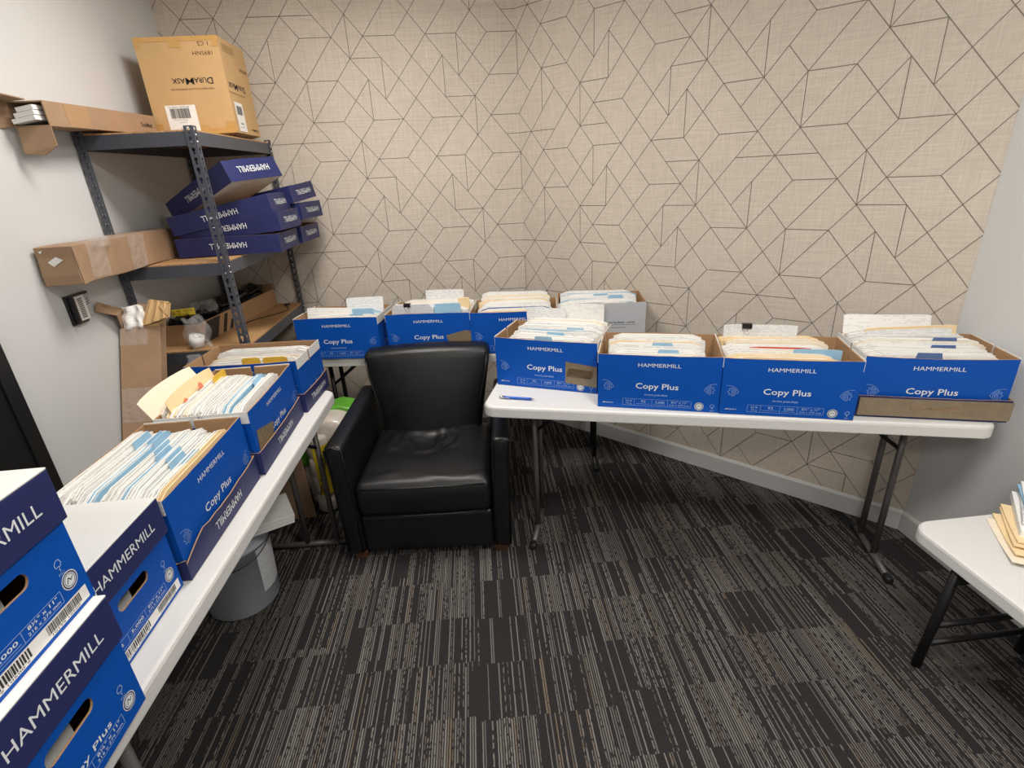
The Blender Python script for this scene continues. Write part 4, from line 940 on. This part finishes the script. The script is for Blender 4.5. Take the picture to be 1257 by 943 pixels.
# ---- big tan carton on the top shelf
def tan_carton():
    W, D, H = .365, .31, .41
    t = thing('cardboard_box', 'large tan cardboard box upside down on the top shelf, white barcode labels', 'box', (-1.22, 3.03, 1.858), 0)
    a, b = W / 2, D / 2
    mb = MB(); mb.box((-a, -b, .012), (a, b, H), 'kraft2')
    f = Face(mb, (-a, -b, 0), (1, 0, 0), (0, 0, 1), W, H, .0008, flip=True)
    dura(f, .16, .665, .40, .068); f.text('N95 PARTICULATE RESPIRATOR', .17, .70, .50, .518, 'ink_brown')
    f.text('1895NH', .09, .33, .145, .185, 'ink_brown'); f.text('1 CS', .12, .25, .055, .095, 'ink_brown')
    f = Face(mb, (a, -b, 0), (0, 1, 0), (0, 0, 1), D, H, .0008, flip=True)
    dura(f, .30, .95, .44, .07); f.text('N95 PARTICULATE RESPIRATOR', .35, .98, .54, .555, 'ink_brown'); f.text('1895NH', .05, .35, .24, .28, 'ink_brown'); dura(f, .05, .36, .90, .03)
    for q in range(4): f.line([(.45, .06 + q * .022), (.9, .06 + q * .022)], .002, 'ink_brown')
    mb.build('body', t, bevel=.003)
    mb = MB(); mb.hexa([(-a + .02, -b + .03, .0), (a - .03, -b + .05, .0), (a - .03, b - .04, 0), (-a + .02, b - .03, 0), (-a, -b, .0118), (a, -b, .0118), (a, b, .0118), (-a, b, .0118)], 'kraftd'); mb.build('bottom_flap', t)
    tapes(t, (-a, -b, 0), (1, 0, 0), (0, 0, 1), W, H, .0014, 'amber packing tape', [rc('boxtape', 0, 1, .03, .085), rc('boxtape', 0, 1, .955, 1)])
    tapes(t, (-a, -b, 0), (1, 0, 0), (0, 0, 1), W, H, .0018, 'amber packing tape end', [('boxtape', (.40, .9), (.56, .89), (.55, .954), (.41, .954)), rc('boxtape', 0, .06, .9, .954), rc('boxtape', .93, 1, .9, .954), rc('boxtape', .88, 1, .086, .15), rc('boxtape', 0, .09, .086, .15), rc('boxtape', .56, .66, .086, .12)])
    mb = MB(); f = Face(mb, (-a, -b, 0), (1, 0, 0), (0, 0, 1), W, H, .0018)
    f.rect(.17, .545, .015, .335, 'label'); g = Face(mb, f.P(.17, .015), (1, 0, 0), (0, 0, 1), W * .375, H * .32, .0006, flip=True)
    g.barcode(.22, .86, .10, .42, 8); g.text('00 6502 1899 01', .2, .88, .04, .075, 'ink_black', False, 1.6); g.text('Made in Taiwan', .35, .8, .46, .485, 'ink_black', False, 1.6); g.text('Respirator', .4, .65, .54, .565, 'ink_black', False, 1.6); g.text('1895NH', .3, .62, .72, .76, 'ink_black', True, 1.6); g.text('N95 Particulate Respirator', .2, .8, .83, .86, 'ink_black', False, 1.6); g.line([(.1, .95), (.8, .95)], .001, 'ink_black', 1.6)
    mb.build('label_sticker', t)['label'] = 'white barcode sticker on the front'
    mb = MB(); f = Face(mb, (a, -b, 0), (0, 1, 0), (0, 0, 1), D, H, .0018); f.rect(.10, .42, .05, .36, 'label'); g = Face(mb, f.P(.10, .05), (0, 1, 0), (0, 0, 1), D * .32, H * .31, .0006, flip=True)
    g.barcode(.2, .85, .12, .42, 9); g.text('1895NH', .3, .7, .7, .75, 'ink_black', True, 1.6); g.line([(.2, .85), (.8, .85)], .001, 'ink_black', 1.6)
    mb.build('label_sticker', t)['label'] = 'white barcode sticker on the side'
tan_carton()

# ---- long cartons
def crumple(o, amt, seed=0):
    tex = bpy.data.textures.new('crumple', 'CLOUDS'); tex.noise_scale = .08
    md = o.modifiers.new('disp', 'DISPLACE'); md.texture = tex; md.strength = amt; md.mid_level = .5; md.texture_coords = 'GLOBAL'
def long_carton_top():
    # open near end overhanging the shelf, end flaps hanging
    t = thing('cardboard_box', 'long flat brown carton on the top shelf, open end with torn flaps overhanging', 'box', (-1.435, 2.12, 1.853), 0, rot=(0.03, 0, 0.02))
    w_, L, h = .115, .735, .078; a = w_ / 2
    mb = MB(); th = .004
    mb.box((-a, 0, 0), (a, L, th), 'kraftd'); mb.box((-a, 0, h - th), (a, L, h), 'kraftd'); mb.box((-a, 0, th), (-a + th, L, h - th), 'kraftd'); mb.box((a - th, 0, th), (a, L, h - th), 'kraftd'); mb.box((-a + th, L - th, th), (a - th, L, h - th), 'kraftd')
    f = Face(mb, (a, 0, 0), (0, 1, 0), (0, 0, 1), L, h, .0008)
    f.rect(.14, .32, .02, .98, 'kraft'); f.line([(.5, 0), (.58, 1)], .006, 'kraft'); f.text('DuraMask', .82, .95, .35, .6, 'ink_black', True)
    mb.build('body', t)
    for nm, vs in (('flap', [(-a, 0, h), (a * .2, -.005, h + .004), (a * .1, -.105, h + .012), (-a - .03, -.125, h + .036)]), ('flap', [(-a, 0, 0), (-a, 0, h), (-a - .045, -.13, h + .03), (-a - .055, -.10, -.008)]), ('flap', [(-a + .008, 0, 0), (a, 0, 0), (a + .004, -.008, -.062), (a * .3, -.012, -.09), (-a + .015, -.02, -.085)])):
        mb = MB(); mb.quad(vs, 'kraftd'); mb.build(nm, t, solid=.0035)['label'] = 'torn cardboard flap'
    mb = MB()
    for k in range(3): mb.box((-.03 + .012 * k, -.03 + .004 * k, .012 + .016 * k), (.045 + .002 * k, .2, .026 + .016 * k), 'label')
    o = mb.build('paper_packet', None); tag(o, 'white foil-edged packets poking out of the open long carton', 'packet'); o.matrix_world = t.matrix_basis @ Matrix.Translation((-.005, 0, 0)) @ Matrix.Rotation(-.16, 4, 'Y')
long_carton_top()
def long_carton_mid():
    t = thing('cardboard_box', 'long brown taped carton overhanging the middle shelf towards the viewer', 'box', (-1.437, 2.0, 1.330), 0)
    w_, L, h = .128, .74, .135; a = w_ / 2
    mb = MB(); mb.rbox((a, L / 2, h / 2), .003, 'kraftd', (3, 14, 4), 1, lambda v: (v.x + .0015 * sin(v.y * 30), v.y + .004 * sin(v.z * 40), v.z + .002 * sin(v.y * 17)), center=(0, L / 2, h / 2)); 
    for f_ in range(len(mb.sm)): mb.sm[f_] = False
    f = Face(mb, (-a, 0, 0), (1, 0, 0), (0, 0, 1), w_, h, .004); f.poly([(.3, .62), (.55, .75), (.72, .66), (.42, .5)], 'label'); f.poly([(.15, .9), (.26, .92), (.2, .84)], 'label')
    mb.build('body', t)
    tapes(t, (a, 0, 0), (0, 1, 0), (0, 0, 1), L, h, .004, 'clear crinkled packing tape', [('film', (.08, .1), (.22, .05), (.24, .98), (.1, 1)), ('film', (.42, .0), (.56, .02), (.6, .96), (.44, 1))])
    tapes(t, (a, 0, 0), (0, 1, 0), (0, 0, 1), L, h, .004, 'torn brown edge strip', [('kraftd', (0, 0), (.045, .02), (.05, .97), (0, 1)), ('kraftd', (.8, .9), (.97, .86), (.95, .7), (.9, .74))], 'torn_strip')
    mb = MB(); mb.box((-a - .002, .08, h + .0005), (a + .002, L - .06, h + .002), 'film'); mb.rbox((.02, .05, .022), .012, 'film', 3, 2, lambda v: (v.x + .006 * sin(v.y * 90), v.y, v.z + .006 * sin(v.x * 120)), center=(a - .005, .16, h - .01)); mb.build('plastic_wrap', t)
long_carton_mid()
def tall_carton():
    t = thing('cardboard_box', 'tall narrow brown carton standing on end before the shelving, torn top flaps', 'box', (-1.418, 1.775, .0115), 0, rot=(R(-27), 0, 0))
    a, b, H = .082, .023, 1.20
    mb = MB(); th = .004
    mb.box((-a, -b, .001), (a, -b + th, H), 'kraftd', faces={'+y': 'kraft'}); mb.box((-a, b - th, .001), (a, b, H), 'kraftd'); mb.box((-a, -b + th, .001), (-a + th, b - th, H), 'kraftd'); mb.box((a - th, -b + th, .001), (a, b - th, H), 'kraftd'); mb.box((-a + th, -b + th, .001), (a - th, b - th, .005), 'kraftd')
    Face(mb, (-a, -b, 0), (1, 0, 0), (0, 0, 1), 2 * a, H, .0006).rect(.62, .645, 0, 1, 'kraft')
    mb.build('body', t, bevel=.0015)
    tapes(t, (-a, -b, 0), (1, 0, 0), (0, 0, 1), 2 * a, H, .0016, 'clear packing tape', [rc('film', .02, .98, .66, .78), rc('film', 0, .7, .935, .995), rc('film', 0, .5, .45, .53)])
    flaps = [[(a * .1, -b, H), (a, -b, H), (a + .07, -b - .05, H + .02), (a + .06, -b - .02, H + .09), (a * .55, -b + .01, H + .12)],
             [(-a, b, H), (-a, -b, H), (-a - .03, -b - .03, H + .10), (-a - .14, -b - .01, H + .10), (-a - .13, b - .02, H + .135), (-a - .02, b, H + .11)],
             [(-a, b, H), (a, b, H), (a * .9, b + .01, H + .10), (-a * .5, b + .01, H + .12)]]
    # the left flap would pass the wall, so it folds along it
    flaps[1] = [(-a, .03, H), (-a + .01, -b, H), (-a + .03, -b - .06, H + .04), (-a + .0, -b - .14, H + .04), (-a + .005, -b - .14, H + .08), (-a + .0, -.0, H + .09)]
    for k, vs in enumerate(flaps):
        mb = MB(); mb.quad(vs, 'kraftd' if k else 'kraft2'); mb.build('flap', t, solid=.004)['label'] = 'torn cardboard flap'
    mb = MB()
    for k in range(6): mb.quad([(a * .12 + k * .022, -b - .001 - .006 * (k % 2) - k * .006, H + .0 + .004 * k), (a * .12 + (k + 1) * .022, -b - .001 - .006 * ((k + 1) % 2) - (k + 1) * .006, H + .004 * (k + 1)), (a * .4 + (k + 1) * .016, -b + .012 - .006 * ((k + 1) % 2) - k * .004, H + .12 - .004 * k), (a * .4 + k * .016, -b + .012 - .006 * (k % 2) - k * .004, H + .12 - .004 * k)], 'kraft2')
    mb.build('corrugated_tear', t, solid=.002)
    mb = MB(); mb.rbox((.045, .018, .052), .014, 'paper', (8, 4, 8), 2, lambda v: (v.x + .006 * sin(v.z * 110 + v.y * 60), v.y + .006 * sin(v.x * 130), v.z + .005 * sin(v.x * 90)))
    o = mb.build('crumpled_paper'); tag(o, 'crumpled white printed paper stuffed into the top of the tall carton', 'paper'); o.matrix_world = t.matrix_basis @ Matrix.Translation((-.03, -.012, H + .045))
tall_carton()

# ---- navy lids on the middle shelf
def lids():
    Z0 = 1.3305
    def place(label, c, rz, tiltx=0, tilty=0, H=.084, seed=0, **kw):
        # c: centre of underside
        m = Matrix.Translation(c) @ Matrix.Rotation(rz, 4, 'Z') @ Matrix.Rotation(tilty, 4, 'Y') @ Matrix.Rotation(tiltx, 4, 'X')
        return lid(label, m, H=H, group=None, **kw)
    # front stack: long sides face the viewer
    place('navy lid lying flat at the bottom of the front lid stack, middle shelf', (-1.096, 2.752, Z0 + .002), R(0))
    place('navy lid second from bottom in the front lid stack, slightly tilted', (-1.072, 2.765, Z0 + .080), R(-2), 0, R(-4.5))
    place('navy lid third from bottom in the front lid stack, tilted up to the right', (-1.10, 2.762, Z0 + .139), R(1), 0, R(-10))
    # top lid: steep tilt, short end to the right front
    cpt = Vector((-.985, 2.525, 1.648)); ax_l = Vector((-.36, .20, -.155)).normalized(); ax_s = Vector((.17, .245, .034)); ax_s = (ax_s - ax_l * ax_s.dot(ax_l)).normalized()
    xx = -ax_l; yy = ax_s; zz = xx.cross(yy)
    if zz.z < 0: zz = -zz
    cen = cpt + ax_l * LW / 2 + ax_s * LD / 2
    m = Matrix((xx, yy, zz)).transposed().to_4x4(); m.translation = cen
    lid('navy lid on top of the front lid stack, tipped steeply end forward', m, H=.092, group=None)
    place('navy lid flat at the bottom of the rear lid stack, middle shelf', (-1.08, 3.105, Z0 + .002), R(-3))
    place('navy lid in the middle of the rear lid stack, shifted to the right', (-1.045, 3.11, Z0 + .105), R(-6), 0, R(-4))
    place('navy lid on top of the rear lid stack, tipped open towards the viewer', (-1.06, 3.10, Z0 + .18), R(-9), R(4), R(-9))
lids()

# ---- third shelf: cardboard tray with black bags
def third_shelf():
    z = .9335; w_, L, h = .195, .82, .10; rz = R(-6.5)
    t = thing('cardboard_tray', 'long shallow cardboard tray with black stripes on the third shelf', 'tray', (-1.29, 2.51, z), rz)
    mb = MB(); th = .004
    mb.box((-w_ + .0, 0, 0), (0, L, th), 'kraft'); mb.box((-th, 0, th), (0, L, h), 'kraft'); mb.box((-w_, 0, th), (-w_ + th, L, h), 'kraft'); mb.box((-w_ + th, 0, th), (-th, th, h), 'kraft'); mb.box((-w_ + th, L - th, th), (-th, L, h + .03), 'kraft')
    f = Face(mb, (0, 0, 0), (0, 1, 0), (0, 0, 1), L, h, .0008)
    f.poly([(.02, .0), (.17, .0), (.24, .95), (.09, .95)], 'ink_black'); f.poly([(.23, .05), (.27, .05), (.33, .9), (.29, .9)], 'ink_black'); f.poly([(.31, .05), (.35, .05), (.38, .5), (.35, .5)], 'ink_black')
    mb.build('body', t)
    def bag(mb, c, h_, seed, mat='blackbag'):
        r = random.Random(seed); p = [r.uniform(0, 6) for _ in range(6)]
        mb.rbox(h_, min(h_) * .6, mat, (10, 14, 5), 3, lambda v: (v.x + .012 * sin(v.y * 40 + p[0]) + .006 * sin(v.z * 90 + p[1]), v.y + .01 * sin(v.x * 50 + p[2]), v.z * (1 + .25 * sin(v.y * 22 + p[3])) + .008 * sin(v.x * 70 + v.y * 45 + p[4])), center=c)
    mb = MB(); bag(mb, (0, 0, 0), (.06, .27, .038), 1); o = mb.build('black_plastic_wrap'); tag(o, 'black plastic wrapped bundle lying in the far end of the cardboard tray', 'plastic bag'); o.matrix_world = t.matrix_basis @ Matrix.Translation((-.09, .50, .105))
    mb = MB(); bag(mb, (0, 0, 0), (.06, .13, .035), 2); o = mb.build('black_plastic_bag'); tag(o, 'black plastic bag with a yellow label at the near end of the cardboard tray', 'plastic bag'); o.matrix_world = t.matrix_basis @ Matrix.Translation((-.095, .14, .105))
    q = MB(); f = Face(q, (0, 0, 0), (.94, .34, .0), (-.12, .2, 1), .10, .032, .001); f.rect(0, 1, 0, 1, 'yellow'); f.text('B', .04, .16, .2, .8, 'ink_black', True); f.text('MAT BLACK', .24, .9, .55, .85, 'ink_black', True); f.text('30 x 42', .24, .7, .12, .4, 'ink_black', True); q = q.build('label_sticker', o, solid=.001); q.location = (-.035, -.105, .03); q['label'] = 'yellow label with black print'
    q = MB(); q.rbox((.05, .045, .022), .015, 'film', (6, 6, 3), 2, lambda v: (v.x + .008 * sin(v.y * 90), v.y, v.z + .012 * sin(v.x * 80)), center=(.045, .03, .045)); q.build('clear_film', o)
    # clear bag with white roll hanging by the tall carton
    t2 = thing('plastic_bag', 'crinkled clear plastic bag holding a white label roll, near edge of third shelf', 'plastic bag', (-1.27, 2.455, .936), 0)
    mb = MB(); mb.rbox((.055, .03, .075), .02, 'film', (8, 5, 9), 3, lambda v: (v.x + .010 * sin(v.z * 60 + v.y * 40), v.y + .008 * sin(v.x * 90), v.z + .010 * sin(v.x * 70)), center=(-.0, -.0, .072)); mb.rbox((.03, .015, .035), .01, 'film', (5, 3, 6), 2, lambda v: (v.x + .006 * sin(v.z * 90), v.y + .005 * sin(v.z * 60), v.z), center=(-.02, -.062, -.05)); mb.build('film', t2)
    mb = MB(); mb.lathe([(.012, -.022), (.032, -.022), (.032, .022), (.012, .022), (.012, -.022)], 'paper', 24); o = mb.build('label_roll'); tag(o, 'white printed label roll inside the clear plastic bag on the third shelf', 'roll', loc=(-1.285, 2.46, .972), rot=(.2, .3, .2))
    # thin black cable
    mb = MB(); pts = []
    for k in range(15):
        u = k / 14; pts.append((-1.12 + .055 * sin(u * 5.5) - .05 * u, 3.25 - .42 * u, .9365 + .0))
    mb.tube(pts, .0022, 'blackplastic', 6); mb.rbox((.018, .006, .005), .003, 'blackplastic', 1, 2, center=(-1.12, 3.27, .9405)); o = mb.build('cable'); tag(o, 'thin black cable looping over the front of the third shelf', 'cable')
    # brown boxes lower down
    t3 = thing('cardboard_box', 'plain brown cardboard box low on the shelving behind the left table', 'box', (-1.27, 2.72, .4535), 0)
    mb = MB(); mb.box((-.19, -.24, 0), (.19, .24, .26), 'kraft'); mb.build('body', t3, bevel=.003)
    mb = MB(); Face(mb, (-.19, -.24, 0), (1, 0, 0), (0, 0, 1), .38, .26, .001).rect(0, 1, .42, .6, 'boxtape'); mb.build('packing_tape', t3)
third_shelf()

# ---- wall thing by the outlet
def wall_holder():
    t = thing('wall_card_holder', 'small black card holder with a striped white card on the left wall', 'holder', (XL, 2.13, 1.222), 0)
    mb = MB(); mb.box((.0, -.062, -.056), (.012, -.03, .056), 'blackplastic'); mb.box((.0, -.03, .046), (.012, .06, .056), 'blackplastic'); mb.box((0, -.03, -.056), (.012, .02, -.046), 'blackplastic'); mb.box((0, -.03, -.046), (.003, .06, .046), 'blackplastic'); mb.box((.012, -.055, -.05), (.03, -.045, .05), 'blackplastic'); mb.build('bracket', t, bevel=.001)
    mb = MB(); mb.box((.012, -.028, -.047), (.0135, .030, .047), 'label'); f = Face(mb, (.0135, -.028, -.047), (0, 1, 0), (0, 0, 1), .058, .094, .0005)
    for k in range(11): f.rect(.3, .75, .1 + k * .075, .1 + k * .075 + .04, 'ink_black')
    mb.build('card', t)
    mb = MB(); mb.box((.0032, .032, -.046), (.0045, .075, .045), 'greyboard'); f = Face(mb, (.0045, .032, -.046), (0, 1, 0), (0, 0, 1), .043, .091, .0005)
    for k in range(3): f.line([(.2 + .1 * k, .55 + .1 * k), (.75, .6 + .1 * k)], .003, 'ink_black')
    mb.build('switch_plate', t)
wall_holder()

# ------------------------------------------------------------------ things under and around the left table
def bucket():
    c = (-1.055, 1.815, 0)
    t = thing('bucket', 'grey plastic bucket with a wire handle under the left table', 'bucket', c, R(20))
    mb = MB(); mb.lathe([(0, .002), (.132, .002), (.137, .008), (.152, .30), (.160, .302), (.160, .312), (.153, .314), (.157, .36), (.161, .362), (.161, .372), (.150, .372), (.134, .012), (0, .012)], 'bucket', 40); mb.build('body', t)
    mb = MB(); pts = []
    for k in range(17): a = pi * k / 16; pts.append((.165 * cos(a + pi + .0), .168 * sin(a + pi), .335 - .075 * sin(a)))
    mb.tube(pts, .0022, 'blackplastic', 6); mb.build('handle', t)
    mb = MB(); vs = []; fs = []
    for i in range(7):
        a = radians(-50 + i * 8); 
        for zz, rr in ((.08, .1415), (.29, .1525)): vs.append((rr * cos(a), rr * sin(a), zz))
    for i in range(6): fs.append((2 * i, 2 * i + 2, 2 * i + 3, 2 * i + 1))
    mb.add(vs, fs, 'paperg', None, True); mb.build('label_sticker', t)['label'] = 'worn pale label'
    s = thing('ceramic_tile_stack', 'stack of white boards lying on the bucket under the left table', 'board stack', (-.922, 1.809, .3735), R(27))
    for k in range(3):
        mb = MB(); mb.box((-.2 + .002 * k, -.09 - .001 * k, .014 * k), (.131 + .002 * k, .09, .014 * k + .0125), 'whiteboard'); mb.build('board', s, bevel=.0015)
    s.name = 'board_stack'
bucket()
def packs():
    # paper towel pack in green and white wrapper behind the left table end
    t = thing('paper_towel_pack', 'green and white wrapped paper roll pack between the left table and armchair', 'paper roll pack', (-.80, 2.575, 0), R(-3))
    mb = MB()
    mb.rbox((.13, .15, .25), .045, 'wrapwhite', (8, 8, 10), 3, lambda v: (v.x + .006 * sin(v.z * 26), v.y + .006 * sin(v.z * 30 + 1), v.z + .006 * sin(v.x * 40)), center=(0, 0, .258)); mb.build('wrapper', t)
    mb = MB(); mb.rbox((.137, .157, .06), .03, 'green', (8, 8, 3), 2, lambda v: (v.x, v.y + .005 * sin(v.x * 40), v.z + .012 * sin(v.x * 22 + v.y * 14)), center=(0, .0, .30)); mb.build('green_band', t)
    mb = MB(); mb.rbox((.11, .07, .02), .015, 'green', (6, 4, 2), 2, lambda v: (v.x, v.y, v.z + .008 * sin(v.x * 50)), center=(.03, .06, .505)); mb.build('green_band', t)
    t = thing('toilet_paper_pack', 'narrow white roll pack with a yellow band reading 20 Double, under left table', 'paper roll pack', (-.835, 2.42, 0), R(0))
    mb = MB()
    for k in range(4): mb.lathe([(0, .002), (.045, .004), (.054, .02), (.054, .095), (.045, .11), (0, .112)], 'wrapwhite', 20, T=Matrix.Translation((0, 0, .11 * k)))
    mb.build('rolls', t)
    mb = MB(); vs = []; fs = []
    for i in range(9):
        a = radians(-100 + i * 14)
        for zz in (.12, .40): vs.append((.0565 * cos(a), .0565 * sin(a), zz))
    for i in range(8): fs.append((2 * i, 2 * i + 2, 2 * i + 3, 2 * i + 1))
    mb.add(vs, fs, 'yellow', None, True)
    f = Face(mb, (.0 , -.0582, .13), (.2, 0, 1), (-1, 0, .2), .24, .03, .001); f.text('20 Double', 0, 1, -.3, .5, 'ink_black', True)
    mb.build('label_band', t)['label'] = 'yellow band with black lettering'
    t = thing('cardboard_sheet', 'brown cardboard sheet propped behind the roll pack under the left table', 'cardboard', (-1.0, 2.35, 0), 0)
    mb = MB(); mb.hexa([(-.11, -.0, .001), (.11, 0, .001), (.11, .004, .001), (-.11, .004, .001), (-.11, .045, .5), (.08, .045, .52), (.08, .049, .52), (-.11, .049, .5)], 'kraftd'); mb.build('sheet', t)
packs()

# ------------------------------------------------------------------ papers on the small right table
def papers():
    z = .5025
    def flat(label, c, rz, w_, d, t_, mat, curl=0, z_=None, name='folder', cat='folder', rx=0):
        mb = MB(); n = 8; vs = []; fs = []
        for s in (0, 1):
            for i in range(n + 1):
                for j in (0, 1): vs.append(((j - .5) * w_, (i / n - .5) * d, s * t_ + curl * (i / n) ** 3 * 1.0))
        q = (n + 1) * 2
        for i in range(n):
            a = 2 * i; fs += [(a + 1, a, a + 2, a + 3), (q + a, q + a + 1, q + a + 3, q + a + 2), (a, q + a, q + a + 2, a + 2), (a + 1, a + 3, q + a + 3, q + a + 1)]
        fs += [(0, 1, q + 1, q), (2 * n, q + 2 * n, q + 2 * n + 1, 2 * n + 1)]
        mb.add(vs, fs, mat); o = mb.build(name); tag(o, label, cat, loc=(c[0], c[1], z_), rot=(rx, 0, rz)); return o
    flat('wide cream folder at the bottom of the pile on the small right table', (1.69, 1.06), R(148 - 90 + 90), .32, .24, .002, 'cream', .012, z + .0005)
    flat('manila folder second from the bottom of the pile, small right table', (1.715, 1.075), R(146), .31, .235, .004, 'manila', .014, z + .004)
    flat('manila folder in the middle of the pile, small right table', (1.735, 1.09), R(141), .30, .235, .005, 'manila', .012, z + .011)
    flat('manila folder with ruled top, upper part of the pile, small right table', (1.75, 1.10), R(143), .30, .23, .004, 'manila', .01, z + .019)
    flat('thick white paper bundle on the pile, small right table', (1.765, 1.135), R(138), .24, .25, .022, 'paper', .0, z + .026, 'paper_bundle', 'paper')
    flat('white booklet above the thick bundle, small right table', (1.78, 1.15), R(134), .22, .24, .012, 'paperf', .006, z + .050, 'booklet', 'booklet')
    flat('blue-edged booklet at the top of the pile, small right table', (1.785, 1.16), R(140), .21, .22, .006, 'papblue', .01, z + .066, 'booklet', 'booklet')
    flat('white printed sheet on the very top of the pile, small right table', (1.785, 1.165), R(136), .2, .23, .003, 'paper', .012, z + .075, 'paper_sheet', 'paper')
papers()
